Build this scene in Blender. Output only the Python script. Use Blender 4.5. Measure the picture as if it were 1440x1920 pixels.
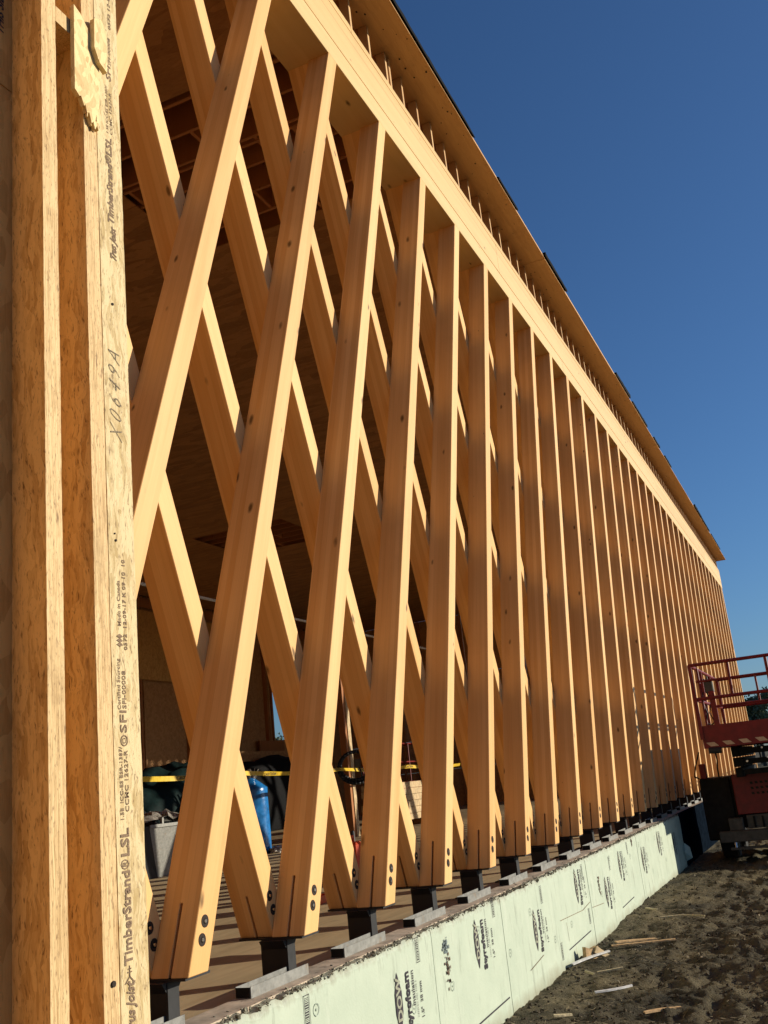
import bpy, bmesh, math, random
from mathutils import Matrix, Vector, noise

scene = bpy.context.scene
COL = scene.collection
for o in list(bpy.data.objects):
    bpy.data.objects.remove(o)
random.seed(7)

# ------------------------------------------------------------------ camera
cam_d = bpy.data.cameras.new('camera')
cam = bpy.data.objects.new('camera', cam_d)
COL.objects.link(cam)
RIGHT = Vector((0.408, -0.907, -0.103)); DOWN = Vector((0.208, 0.202, -0.957)); FWD = Vector((0.889, 0.369, 0.271))
RIGHT = Vector((0.40790, -0.90721, -0.10278))
import mathutils
def rodr(r):
    v = Vector(r); a = v.length
    return Matrix.Rotation(a, 3, v.normalized())
_B = Matrix(((0, -1, 0), (0, 0, -1), (1, 0, 0)))
_R = rodr((-0.2502, 0.4056, -0.1589)) @ _B          # rows: right, down, forward
M = Matrix.Identity(4)
for k in range(3):
    M[k][0] = _R[0][k]; M[k][1] = -_R[1][k]; M[k][2] = -_R[2][k]
M.translation = Vector((-2.8257, -2.6222, 0.6602))
cam.matrix_world = M
cam_d.sensor_width = 36.0
cam_d.sensor_fit = 'AUTO'
cam_d.lens = 1841.59 / 1920 * 36
cam_d.clip_start = 0.05
cam_d.clip_end = 3000
scene.camera = cam
scene.render.resolution_x = 768
scene.render.resolution_y = 1024

# ------------------------------------------------------------------ sky, sun, exposure
SUN_POS = Vector((0.61, -1.0, 0.325)).normalized()
sun_el = math.asin(SUN_POS.z)
sun_rot = math.atan2(SUN_POS.x, SUN_POS.y)
world = bpy.data.worlds.new('World')
scene.world = world
world.use_nodes = True
wn = world.node_tree.nodes; wl = world.node_tree.links
wn.clear()
w_out = wn.new('ShaderNodeOutputWorld'); w_bg = wn.new('ShaderNodeBackground'); w_sky = wn.new('ShaderNodeTexSky')
w_sky.sky_type = 'NISHITA'; w_sky.sun_disc = False
w_sky.sun_elevation = sun_el; w_sky.sun_rotation = sun_rot
w_sky.air_density = 1.0; w_sky.dust_density = 0.7; w_sky.ozone_density = 7.0
w_bg.inputs['Strength'].default_value = 0.075
wl.new(w_sky.outputs[0], w_bg.inputs[0]); wl.new(w_bg.outputs[0], w_out.inputs[0])

sd = bpy.data.lights.new('sun', 'SUN'); so = bpy.data.objects.new('sun', sd); COL.objects.link(so)
sd.energy = 4.15; sd.angle = math.radians(0.5); sd.color = (1.0, 0.915, 0.74)
so.rotation_euler = SUN_POS.to_track_quat('Z', 'Y').to_euler()
so.location = SUN_POS * 60

vs = scene.view_settings
vs.view_transform = 'Standard'; vs.look = 'None'; vs.gamma = 1.0; vs.use_curve_mapping = False
vs.exposure = 0.5
try:
    scene.cycles.max_bounces = 8; scene.cycles.diffuse_bounces = 5
except Exception:
    pass

# ------------------------------------------------------------------ helpers
def tag(o, label=None, cat=None, group=None, kind=None):
    if label: o['label'] = label
    if cat: o['category'] = cat
    if group: o['group'] = group
    if kind: o['kind'] = kind
    elif cat: o['kind'] = 'thing'
    return o

def obj(name, bm, mat, parent=None, smooth=False, bevel=0.0):
    me = bpy.data.meshes.new(name)
    bmesh.ops.recalc_face_normals(bm, faces=bm.faces[:])
    bm.to_mesh(me); bm.free()
    if smooth:
        for p in me.polygons: p.use_smooth = True
    for m in (mat if isinstance(mat, (list, tuple)) else [mat]):
        me.materials.append(m)
    o = bpy.data.objects.new(name, me); COL.objects.link(o)
    if parent: o.parent = parent
    if bevel:
        md = o.modifiers.new('bevel', 'BEVEL'); md.width = bevel; md.segments = 1; md.limit_method = 'ANGLE'
    return o

def link_mesh(name, me, parent=None, loc=(0, 0, 0)):
    o = bpy.data.objects.new(name, me); COL.objects.link(o); o.location = loc
    if parent: o.parent = parent
    return o

def thing(name, label, cat, loc=(0, 0, 0), rotz=0.0, group=None):
    o = bpy.data.objects.new(name, None); COL.objects.link(o)
    o.location = loc; o.rotation_euler = (0, 0, rotz); o.empty_display_size = 0.2
    return tag(o, label, cat, group)

def box(bm, x0, x1, y0, y1, z0, z1, mi=0, mat=None):
    vs_ = [Vector((x, y, z)) for x in (x0, x1) for y in (y0, y1) for z in (z0, z1)]
    if mat: vs_ = [mat @ v for v in vs_]
    v = [bm.verts.new(p) for p in vs_]
    for q in ((0, 1, 3, 2), (4, 6, 7, 5), (0, 4, 5, 1), (2, 3, 7, 6), (0, 2, 6, 4), (1, 5, 7, 3)):
        f = bm.faces.new([v[i] for i in q]); f.material_index = mi
    return v

def tube(bm, p0, p1, r0, r1=None, n=8, mi=0, cap=True):
    p0 = Vector(p0); p1 = Vector(p1); r1 = r0 if r1 is None else r1
    d = (p1 - p0).normalized()
    a = d.orthogonal().normalized(); b = d.cross(a)
    A = []; Bv = []
    for k in range(n):
        t = 2 * math.pi * k / n
        u = a * math.cos(t) + b * math.sin(t)
        A.append(bm.verts.new(p0 + u * r0)); Bv.append(bm.verts.new(p1 + u * r1))
    for k in range(n):
        f = bm.faces.new((A[k], A[(k + 1) % n], Bv[(k + 1) % n], Bv[k])); f.material_index = mi
    if cap:
        for ring in (A[::-1], Bv):
            f = bm.faces.new(ring); f.material_index = mi

def path_tube(bm, pts, r, n=6):
    for a, b in zip(pts, pts[1:]):
        tube(bm, a, b, r, n=n)

def bar(bm, p0, p1, wx, wy, up=(0, 0, 1)):
    """rectangular bar between two points"""
    p0 = Vector(p0); p1 = Vector(p1); d = (p1 - p0); L = d.length; d.normalize()
    u = Vector(up)
    if abs(d.dot(u)) > 0.98: u = Vector((1, 0, 0))
    s = d.cross(u).normalized(); t = s.cross(d).normalized()
    m = Matrix((s, t, d)).transposed().to_4x4(); m.translation = p0
    box(bm, -wx / 2, wx / 2, -wy / 2, wy / 2, 0, L, mat=m)

def nb(): return bmesh.new()

ORD = ['zeroth', 'first', 'second', 'third', 'fourth', 'fifth', 'sixth', 'seventh', 'eighth', 'ninth', 'tenth', 'eleventh', 'twelfth',
       'thirteenth', 'fourteenth', 'fifteenth', 'sixteenth', 'seventeenth', 'eighteenth', 'nineteenth', 'twentieth', 'twenty-first',
       'twenty-second', 'twenty-third', 'twenty-fourth', 'twenty-fifth', 'twenty-sixth', 'twenty-seventh', 'twenty-eighth', 'twenty-ninth',
       'thirtieth', 'thirty-first', 'thirty-second', 'thirty-third', 'thirty-fourth', 'thirty-fifth', 'thirty-sixth', 'thirty-seventh',
       'thirty-eighth', 'thirty-ninth', 'fortieth', 'forty-first']

# ------------------------------------------------------------------ materials
class NT:
    def __init__(self, name):
        self.m = bpy.data.materials.new(name); self.m.use_nodes = True
        self.t = self.m.node_tree; self.n = self.t.nodes; self.l = self.t.links
        self.b = self.n['Principled BSDF']
    def node(self, typ, **kw):
        nd = self.n.new(typ)
        for k, v in kw.items():
            if hasattr(nd, k): setattr(nd, k, v)
        return nd
    def set(self, sock, v):
        if hasattr(v, 'is_output') or isinstance(v, bpy.types.NodeSocket): self.l.new(v, sock)
        else: sock.default_value = v
    def math(self, op, a, b=0.0, clamp=False):
        nd = self.n.new('ShaderNodeMath'); nd.operation = op; nd.use_clamp = clamp
        self.set(nd.inputs[0], a); self.set(nd.inputs[1], b)
        return nd.outputs[0]
    def mix(self, fac, a, b, mode='MIX'):
        nd = self.n.new('ShaderNodeMix'); nd.data_type = 'RGBA'; nd.blend_type = mode
        self.set(nd.inputs[0], fac); self.set(nd.inputs[6], a); self.set(nd.inputs[7], b)
        return nd.outputs[2]
    def ramp(self, v, stops):
        nd = self.n.new('ShaderNodeValToRGB'); cr = nd.color_ramp
        while len(cr.elements) < len(stops): cr.elements.new(0.5)
        for e, (p, c) in zip(cr.elements, stops):
            e.position = p; e.color = c if len(c) == 4 else (*c, 1)
        self.set(nd.inputs[0], v)
        return nd.outputs[0]
    def coords(self, rnd=True, scale=(1, 1, 1), kind='Object'):
        tc = self.n.new('ShaderNodeTexCoord'); src = tc.outputs[kind]
        if rnd:
            oi = self.n.new('ShaderNodeObjectInfo')
            cb = self.n.new('ShaderNodeCombineXYZ')
            for k, f in enumerate((37.0, 91.0, 53.0)):
                self.l.new(self.math('MULTIPLY', oi.outputs['Random'], f), cb.inputs[k])
            ad = self.n.new('ShaderNodeVectorMath'); ad.operation = 'ADD'
            self.l.new(src, ad.inputs[0]); self.l.new(cb.outputs[0], ad.inputs[1]); src = ad.outputs[0]
        return src
    def scale(self, src, s):
        mp = self.n.new('ShaderNodeMapping'); mp.inputs['Scale'].default_value = s
        self.l.new(src, mp.inputs['Vector']); return mp.outputs[0]
    def noise(self, src, scale, detail=4, rough=0.55, dist=0.0):
        nd = self.n.new('ShaderNodeTexNoise')
        nd.inputs['Scale'].default_value = scale; nd.inputs['Detail'].default_value = detail
        nd.inputs['Roughness'].default_value = rough; nd.inputs['Distortion'].default_value = dist
        self.l.new(src, nd.inputs['Vector']); return nd.outputs[0]
    def voro(self, src, scale, feature='F1', out='Distance'):
        nd = self.n.new('ShaderNodeTexVoronoi'); nd.feature = feature
        nd.inputs['Scale'].default_value = scale
        self.l.new(src, nd.inputs['Vector']); return nd.outputs[out]
    def bump(self, h, strength=0.3, dist=0.01):
        nd = self.n.new('ShaderNodeBump'); nd.inputs['Strength'].default_value = strength; nd.inputs['Distance'].default_value = dist
        self.set(nd.inputs['Height'], h); self.l.new(nd.outputs[0], self.b.inputs['Normal'])
    def fin(self, col, rough=0.6, metal=0.0, spec=0.3):
        self.set(self.b.inputs['Base Color'], col); self.set(self.b.inputs['Roughness'], rough)
        self.b.inputs['Metallic'].default_value = metal
        self.b.inputs['Specular IOR Level'].default_value = spec
        return self.m

def c4(c): return (*c, 1.0)

def mat_glulam(name, light, dark, lam_axis='y', len_axis='z', lam=0.038, knots=True):
    n = NT(name); src = n.coords(True)
    tc = n.n.new('ShaderNodeTexCoord')
    st = {'z': (14, 14, 0.55), 'x': (0.55, 14, 14)}[len_axis]
    g1 = n.noise(n.scale(src, st), 1.0, 5, 0.6, 0.4)
    st2 = {'z': (120, 120, 2.0), 'x': (2.0, 120, 120)}[len_axis]
    g2 = n.noise(n.scale(src, st2), 1.0, 3, 0.6)
    sx = n.n.new('ShaderNodeSeparateXYZ'); n.l.new(tc.outputs['Object'], sx.inputs[0])
    lamc = n.math('DIVIDE', n.math('ADD', sx.outputs['XYZ'.index(lam_axis.upper())], 0.012), lam)
    k = n.math('FLOOR', lamc)
    oi = n.n.new('ShaderNodeObjectInfo')
    wnz = n.n.new('ShaderNodeTexWhiteNoise'); wnz.noise_dimensions = '2D'
    cb = n.n.new('ShaderNodeCombineXYZ'); n.l.new(k, cb.inputs[0]); n.l.new(oi.outputs['Random'], cb.inputs[1])
    n.l.new(cb.outputs[0], wnz.inputs['Vector'])
    f = n.math('ADD', n.math('MULTIPLY', g1, 0.75), n.math('MULTIPLY', wnz.outputs['Value'], 0.38))
    f = n.math('ADD', f, n.math('MULTIPLY', n.math('SUBTRACT', g2, 0.5), 0.35))
    col = n.ramp(f, [(0.22, c4(light)), (0.85, c4(dark))])
    fr = n.math('FRACT', lamc)
    line = n.math('LESS_THAN', n.math('ABSOLUTE', n.math('SUBTRACT', fr, 0.5)), 0.482)
    col = n.mix(n.math('MULTIPLY', n.math('SUBTRACT', 1.0, line), 0.30), col, c4([x * 0.45 for x in dark]))
    if knots:
        kx = {'z': (7, 7, 3.0), 'x': (3.0, 7, 7)}[len_axis]
        warp = n.n.new('ShaderNodeVectorMath'); warp.operation = 'ADD'
        n.l.new(n.scale(src, kx), warp.inputs[0])
        vn = n.n.new('ShaderNodeTexNoise'); vn.inputs['Scale'].default_value = 14; n.l.new(src, vn.inputs['Vector'])
        vs2 = n.n.new('ShaderNodeVectorMath'); vs2.operation = 'SCALE'; vs2.inputs[3].default_value = 0.10
        n.l.new(vn.outputs[1], vs2.inputs[0]); n.l.new(vs2.outputs[0], warp.inputs[1])
        vd = n.n.new('ShaderNodeTexVoronoi'); vd.inputs['Scale'].default_value = 1.0; n.l.new(warp.outputs[0], vd.inputs['Vector'])
        sc = n.n.new('ShaderNodeSeparateColor'); n.l.new(vd.outputs['Color'], sc.inputs[0])
        rad = n.math('MULTIPLY', n.math('SUBTRACT', sc.outputs[0], 0.22, True), 0.20)
        kn = n.math('SUBTRACT', 1.0, n.math('DIVIDE', vd.outputs['Distance'], n.math('ADD', rad, 0.0005)), True)
        kn = n.math('MULTIPLY', kn, 1.7, True)
        col = n.mix(kn, col, c4([x * 0.28 for x in dark]))
    # soft weather and handling smudges
    sm = n.noise(src, 2.2, 5, 0.62)
    col = n.mix(n.math('MULTIPLY', n.math('SUBTRACT', sm, 0.55, True), 0.9), col, c4([x * 0.62 for x in dark]))
    n.bump(g2, 0.12, 0.002)
    return n.fin(col, 0.52, 0, 0.28)

M_GLU = mat_glulam('glulam spruce', (0.80, 0.49, 0.205), (0.64, 0.335, 0.108))
M_BEAM = mat_glulam('glulam header', (0.69, 0.465, 0.205), (0.58, 0.36, 0.14), lam_axis='z', len_axis='x', lam=0.5)
M_HEEL_LIT = mat_glulam('truss heel lumber lit copy', (0.66, 0.42, 0.19), (0.52, 0.28, 0.11), lam_axis='x', len_axis='z', lam=0.5)  # brighter copy of the truss lumber, sunlight mixed into the heel colour
M_TRUSS_SHADE = mat_glulam('truss lumber shade copy', (0.45, 0.19, 0.065), (0.33, 0.125, 0.04), lam_axis='x', len_axis='z', lam=0.5)  # darker copy of the heel lumber, hall shade mixed into the colour

def mat_osb(name, light, dark, strand=(26, 26, 9), warp=0.05, contrast=1.0):
    n = NT(name); src = n.coords(True)
    w = n.noise(src, 9, 2)
    a = n.n.new('ShaderNodeVectorMath'); a.operation = 'MULTIPLY_ADD'
    v3 = n.n.new('ShaderNodeTexNoise'); v3.inputs['Scale'].default_value = 6; v3.inputs['Detail'].default_value = 2; n.l.new(src, v3.inputs['Vector'])
    n.l.new(v3.outputs[1], a.inputs[0]); a.inputs[1].default_value = (warp, warp, warp); n.l.new(src, a.inputs[2])
    s1 = n.scale(a.outputs[0], strand)
    vd = n.n.new('ShaderNodeTexVoronoi'); vd.inputs['Scale'].default_value = 1.0; n.l.new(s1, vd.inputs['Vector'])
    sc = n.n.new('ShaderNodeSeparateColor'); n.l.new(vd.outputs['Color'], sc.inputs[0])
    fine = n.noise(n.scale(src, [s * 7 for s in strand[:2]] + [strand[2] * 1.5]), 1.0, 4, 0.65)
    f = n.math('ADD', n.math('MULTIPLY', sc.outputs[0], 0.45 * contrast), n.math('MULTIPLY', fine, 0.65))
    col = n.ramp(f, [(0.22, c4(dark)), (0.72, c4(light))])
    sp = n.noise(n.scale(src, [s * 3 for s in strand[:2]] + [strand[2] * 2.2]), 1.0, 3, 0.7)
    spot = n.math('MULTIPLY', n.math('SUBTRACT', sp, 0.66, True), 6.0, True)
    col = n.mix(spot, col, c4([x * 0.33 for x in dark]))
    blotch = n.noise(src, 4.0, 4, 0.6)
    col = n.mix(n.math('MULTIPLY', n.math('SUBTRACT', blotch, 0.58, True), 1.6, True), col, c4([x * 0.6 for x in dark]))
    n.bump(n.math('ADD', n.math('MULTIPLY', sc.outputs[0], 0.6), fine), 0.35, 0.004)
    return n.fin(col, 0.62, 0, 0.25)

def mat_lsl(name, light, dark, fleck, edge=False, flecks=1.0):
    n = NT(name); src = n.coords(True)
    v3 = n.n.new('ShaderNodeTexNoise'); v3.inputs['Scale'].default_value = 9; v3.inputs['Detail'].default_value = 3; n.l.new(src, v3.inputs['Vector'])
    a_ = n.n.new('ShaderNodeVectorMath'); a_.operation = 'MULTIPLY_ADD'; w_ = 0.012 if edge else 0.045
    n.l.new(v3.outputs[1], a_.inputs[0]); a_.inputs[1].default_value = (w_, w_, w_); n.l.new(src, a_.inputs[2]); ws = a_.outputs[0]
    if edge:
        f1 = n.noise(n.scale(ws, (430, 430, 2.6)), 1.0, 3, 0.6); f2 = n.noise(n.scale(ws, (230, 230, 9)), 1.0, 4, 0.7); big = n.noise(n.scale(src, (30, 30, 2.0)), 1.0, 3)
        f = n.math('ADD', n.math('ADD', n.math('MULTIPLY', f1, 0.75), n.math('MULTIPLY', f2, 0.6)), n.math('MULTIPLY', big, 0.25))
        col = n.ramp(f, [(0.60, c4(dark)), (0.88, c4(light))])
    else:
        def cells(sc):
            vd = n.n.new('ShaderNodeTexVoronoi'); vd.inputs['Scale'].default_value = 1.0; n.l.new(n.scale(ws, sc), vd.inputs['Vector'])
            sc_ = n.n.new('ShaderNodeSeparateColor'); n.l.new(vd.outputs['Color'], sc_.inputs[0]); return sc_.outputs[0]
        f = n.math('ADD', n.math('MULTIPLY', cells((62, 62, 8)), 0.34), n.math('MULTIPLY', cells((120, 120, 22)), 0.34))
        f = n.math('ADD', f, n.math('MULTIPLY', n.noise(n.scale(ws, (260, 260, 26)), 1.0, 5, 0.7), 0.62))
        col = n.ramp(f, [(0.38, c4(dark)), (0.74, c4(light))])
    # dark slivers of bark and open gaps between strands
    for sc, thr, k in (((210, 210, 42) if not edge else (330, 330, 60), 0.575, 9.0), ((75, 75, 17), 0.635, 10.0)):
        sp = n.noise(n.scale(ws, sc), 1.0, 3, 0.62)
        spot = n.math('MULTIPLY', n.math('SUBTRACT', sp, thr, True), k * flecks, True)
        col = n.mix(n.math('MULTIPLY', spot, 0.8), col, c4(fleck))
    sm = n.noise(src, 6.0, 5, 0.65)
    col = n.mix(n.math('MULTIPLY', n.math('SUBTRACT', sm, 0.60, True), 3.2, True), col, c4([x * 0.55 for x in dark]))
    n.bump(f, 0.5, 0.003)
    return n.fin(col, 0.66, 0, 0.2)
M_LSL = mat_lsl('strand lumber face', (0.655, 0.505, 0.28), (0.43, 0.30, 0.13), (0.16, 0.09, 0.04))
M_LSLS = mat_lsl('strand lumber side', (0.72, 0.46, 0.185), (0.50, 0.285, 0.095), (0.13, 0.055, 0.02), False, 0.8)
M_LSLE = mat_lsl('strand lumber edge', (0.70, 0.49, 0.25), (0.38, 0.225, 0.09), (0.17, 0.09, 0.04), True)
M_OSB = mat_osb('oriented strand board', (0.66, 0.37, 0.115), (0.46, 0.23, 0.06), (28, 28, 16))
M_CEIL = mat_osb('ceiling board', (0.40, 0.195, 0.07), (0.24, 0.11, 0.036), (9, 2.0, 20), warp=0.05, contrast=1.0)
M_PLY = mat_osb('plywood soffit', (0.62, 0.36, 0.15), (0.48, 0.26, 0.10), (1.2, 30, 30), contrast=0.5)
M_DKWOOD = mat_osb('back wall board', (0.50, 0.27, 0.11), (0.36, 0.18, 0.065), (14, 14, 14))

def mat_plain(name, c, rough=0.5, metal=0.0, var=0.12, scale=18, spec=0.35, bump=0.0, spots=None):
    n = NT(name); src = n.coords(True)
    f = n.noise(src, scale, 5, 0.6)
    col = n.ramp(f, [(0.25, c4([max(0, x * (1 - var * 2.2)) for x in c])), (0.75, c4([min(1, x * (1 + var)) for x in c]))])
    if spots:
        s = n.noise(src, spots[0], 4, 0.65)
        col = n.mix(n.math('MULTIPLY', n.math('SUBTRACT', s, spots[1], True), 7.0, True), col, c4(spots[2]))
    if bump: n.bump(f, bump, 0.01)
    r = n.math('ADD', n.math('MULTIPLY', f, 0.25), rough - 0.12)
    return n.fin(col, r, metal, spec)

M_BLACK = mat_plain('black painted steel', (0.018, 0.018, 0.02), 0.5)
M_STEEL = mat_plain('galvanised steel', (0.27, 0.265, 0.245), 0.45, 0.25, 0.15, 30, spots=(8, 0.6, (0.24, 0.19, 0.14)))
M_BOLT = mat_plain('bolt steel', (0.62, 0.6, 0.57), 0.25, 1.0)
M_CUP = mat_plain('counterbore shade', (0.028, 0.018, 0.012), 0.85)
M_CONC = mat_plain('concrete', (0.52, 0.415, 0.31), 0.85, 0, 0.25, 9, 0.2, 0.4, spots=(14, 0.62, (0.13, 0.10, 0.08)))
M_MEMB_SHADE = mat_plain('membrane with painted lift shade', (0.006, 0.010, 0.017), 1.0, 0, 0.3, 12, 0.0)  # near-black: the lift's shadow is put into the membrane colour
M_RED = mat_plain('red machine paint', (0.20, 0.013, 0.011), 0.42, 0, 0.18, 10, spots=(20, 0.66, (0.10, 0.03, 0.025)))
M_ORANGE = mat_plain('orange plastic', (0.62, 0.085, 0.03), 0.4)
M_DKGREY = mat_plain('dark grey steel', (0.018, 0.017, 0.015), 0.7, 0.0, 0.25, 12, 0.12)
M_GREY = mat_plain('worn grey steel', (0.085, 0.075, 0.06), 0.6, 0.0, 0.25, 12, spots=(9, 0.6, (0.09, 0.07, 0.05)))
M_TYRE = mat_plain('tyre rubber', (0.022, 0.021, 0.02), 0.85, 0, 0.25, 30)
M_WHITE = mat_plain('white paint', (0.72, 0.70, 0.66), 0.5)
M_CREAM = mat_plain('cream hazard stripe', (0.62, 0.45, 0.28), 0.5)
M_INK = mat_plain('printing ink', (0.045, 0.035, 0.045), 0.8, 0, 0.5, 300)
M_INKBR = mat_plain('stamped ink', (0.16, 0.095, 0.06), 0.8, 0, 0.45, 220)
M_PENCIL = mat_plain('pencil line', (0.24, 0.18, 0.11), 0.8, 0, 0.5, 200)
M_FELT = mat_plain('roofing felt', (0.014, 0.014, 0.015), 0.9, 0, 0.3, 20, 0.08)
M_BLUE = mat_plain('blue polythene', (0.012, 0.17, 0.48), 0.22, 0, 0.25, 9, 0.6, 0.5)
M_GREEN = mat_plain('dark green tarpaulin', (0.006, 0.020, 0.020), 0.7, 0, 0.3, 8, 0.12, 0.6)
M_FOIL = mat_plain('crumpled clear plastic', (0.55, 0.50, 0.44), 0.22, 0.3, 0.45, 14, 0.6, 0.6)
M_YEL = mat_plain('yellow caution tape', (0.70, 0.46, 0.035), 0.4)
M_LUMB = mat_plain('sawn lumber', (0.55, 0.40, 0.22), 0.7, 0, 0.2, 12)
M_CHIP = mat_plain('wood offcut', (0.58, 0.37, 0.18), 0.7, 0, 0.25, 40)
M_STRAW = mat_plain('pale shaving', (0.58, 0.47, 0.28), 0.7, 0, 0.25, 60)
M_PLAST = mat_plain('torn white plastic', (0.62, 0.60, 0.58), 0.35, 0, 0.15, 30)
M_TRUNK = mat_plain('bark', (0.06, 0.045, 0.032), 0.9)
M_CRUMB = mat_plain('foam crumbs', (0.30, 0.28, 0.20), 0.9, 0, 0.6, 55, spots=(60, 0.5, (0.07, 0.06, 0.045)))

def mat_floor():
    n = NT('dusty plywood floor'); src = n.coords(False)
    f = n.noise(n.scale(src, (1.2, 9, 1)), 1.0, 6, 0.6, 0.6)
    col = n.ramp(f, [(0.3, c4((0.33, 0.24, 0.135))), (0.7, c4((0.46, 0.345, 0.20)))])
    d = n.noise(src, 5, 6, 0.7)
    col = n.mix(n.math('MULTIPLY', n.math('SUBTRACT', d, 0.62, True), 5, True), col, c4((0.13, 0.09, 0.055)))
    n.bump(f, 0.2, 0.004)
    return n.fin(col, 0.75, 0, 0.2)
M_FLOOR = mat_floor()

def mat_foam():
    n = NT('pale green foam board'); src = n.coords(True)
    f = n.noise(src, 3.5, 6, 0.65)
    col = n.ramp(f, [(0.3, c4((0.425, 0.485, 0.38))), (0.7, c4((0.49, 0.545, 0.43)))])
    s = n.noise(n.scale(src, (14, 14, 2.2)), 1.0, 6, 0.7)
    col = n.mix(n.math('MULTIPLY', n.math('SUBTRACT', s, 0.57, True), 5.5, True), col, c4((0.22, 0.24, 0.185)))
    w = n.noise(n.scale(src, (5, 5, 1.6)), 1.0, 5, 0.7)
    col = n.mix(n.math('MULTIPLY', n.math('SUBTRACT', w, 0.55, True), 3.0, True), col, c4((0.55, 0.585, 0.48)))  # whitish scuffs, doubling as glare painted into the board colour
    d = n.noise(src, 26, 4, 0.7)
    col = n.mix(n.math('MULTIPLY', n.math('SUBTRACT', d, 0.66, True), 5.0, True), col, c4((0.30, 0.29, 0.20)))
    # mud splash rising from the soil
    tc = n.n.new('ShaderNodeTexCoord'); sx = n.n.new('ShaderNodeSeparateXYZ'); n.l.new(tc.outputs['Object'], sx.inputs[0])
    low = n.math('MULTIPLY', n.math('SUBTRACT', n.math('ADD', -0.90, n.math('MULTIPLY', n.math('SUBTRACT', f, 0.5), 0.25)), sx.outputs[2]), 9.0, True)
    col = n.mix(n.math('MULTIPLY', low, 0.75), col, c4((0.24, 0.22, 0.14)))
    hi = n.math('MULTIPLY', n.math('SUBTRACT', sx.outputs[2], n.math('ADD', -0.235, n.math('MULTIPLY', n.math('SUBTRACT', s, 0.5), 0.16))), 22.0, True)
    col = n.mix(n.math('MULTIPLY', hi, n.math('MULTIPLY', d, 1.3, True)), col, c4((0.22, 0.19, 0.13)))
    n.bump(n.math('ADD', n.noise(src, 60, 3), n.math('MULTIPLY', f, 2)), 0.25, 0.004)
    return n.fin(col, 0.6, 0, 0.25)
M_FOAM = mat_foam()

def mat_soil():
    n = NT('rutted brown soil'); src = n.coords(False)
    f = n.noise(src, 1.1, 8, 0.68)
    col = n.ramp(f, [(0.34, c4((0.046, 0.042, 0.032))), (0.50, c4((0.115, 0.096, 0.060))), (0.68, c4((0.23, 0.185, 0.105)))])
    g = n.noise(src, 38, 6, 0.75)
    col = n.mix(n.math('MULTIPLY', n.math('SUBTRACT', g, 0.54, True), 3.2, True), col, c4((0.23, 0.185, 0.11)))
    h = n.noise(src, 95, 3, 0.7)
    col = n.mix(n.math('MULTIPLY', n.math('SUBTRACT', 0.44, h, True), 4.0, True), col, c4((0.022, 0.018, 0.013)))
    n.bump(n.math('ADD', g, n.math('MULTIPLY', h, 0.5)), 0.9, 0.03)
    return n.fin(col, 0.95, 0, 0.1)
M_SOIL = mat_soil()

def mat_leaf(name, a, b):
    n = NT(name)
    g = n.n.new('ShaderNodeNewGeometry')
    col = n.ramp(g.outputs['Random Per Island'], [(0.0, c4(a)), (1.0, c4(b))])
    return n.fin(col, 0.7, 0, 0.2)
M_LEAF = mat_leaf('tree leaves', (0.075, 0.095, 0.05), (0.13, 0.15, 0.085))

# ------------------------------------------------------------------ dimensions
A = 0.3854; W = 0.1464; D1 = 0.1913; D2 = 0.1997; E0 = 0.0229; H = 6.4926
XS, XE = -1.0, 34.75
GZ = -0.985
FLOOR_Z = -0.205
YB = 16.0

# ------------------------------------------------------------------ ground
def ground_h(x, y):
    dist = math.hypot(x - 5, y + 2)
    amp = 1.0 if dist < 40 else max(0.15, 40 / dist)
    h = 0.10 * noise.noise((x * 0.35, y * 0.35, 1.3)) + 0.055 * noise.noise((x * 1.3, y * 1.1, 5.1)) \
        + 0.050 * noise.noise((x * 3.7, y * 4.3, 2.2)) + 0.030 * noise.noise((x * 9.0, y * 10.0, 7.7)) + 0.020 * noise.noise((x * 21, y * 23, 3.1))
    h += 0.030 * noise.noise((x * 1.1, y * 7.5, 9.9)) + 0.012 * noise.noise((x * 47, y * 41, 6.6)) - 0.05 * max(0, noise.noise((x * 1.9, y * 2.2, 12.4)) - 0.25)
    near = min(1.0, max(0.0, (-y - 0.1) / 1.2))
    h *= 0.35 + 0.65 * near
    if y > -0.10: h = h * 0.2
    if -0.9 < y < -0.05 and x < 14.3: h += 0.03 * (1 - (-y) / 0.9)
    return GZ - 0.02 + h * amp

def axis(segs):
    out = []
    for a, b, s in segs:
        k = max(1, int(round((b - a) / s)))
        out += [a + (b - a) * i / k for i in range(k)]
    out.append(segs[-1][1]); return out
gx = axis([(-600, -100, 100), (-100, -10, 10), (-10, -2, 1), (-2, 3, 0.12), (3, 10, 0.026), (10, 16, 0.045), (16, 22, 0.09), (22, 40, 0.4), (40, 100, 5), (100, 900, 80)])
gy = axis([(-700, -100, 100), (-100, -12, 8), (-12, -5, 0.4), (-5, -3, 0.1), (-3, -0.08, 0.027), (-0.08, 0.5, 0.29), (0.5, 16, 2), (16, 100, 10), (100, 700, 80)])
gv = [(x, y, ground_h(x, y)) for y in gy for x in gx]
nx = len(gx)
gf = [(j * nx + i, j * nx + i + 1, (j + 1) * nx + i + 1, (j + 1) * nx + i) for j in range(len(gy) - 1) for i in range(nx - 1)]
gme = bpy.data.meshes.new('ground'); gme.from_pydata(gv, [], gf); gme.materials.append(M_SOIL)
for p in gme.polygons: p.use_smooth = True
go = bpy.data.objects.new('ground', gme); COL.objects.link(go)
tag(go, 'rough brown soil with ruts and wood scraps beside the foam wall', kind='structure')

bm = nb(); box(bm, XS, XE, 0.125, YB - 0.05, FLOOR_Z - 0.25, FLOOR_Z)
tag(obj('floor', bm, M_FLOOR), 'dusty floor deck inside the frame striped with shadows', kind='structure')

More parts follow.
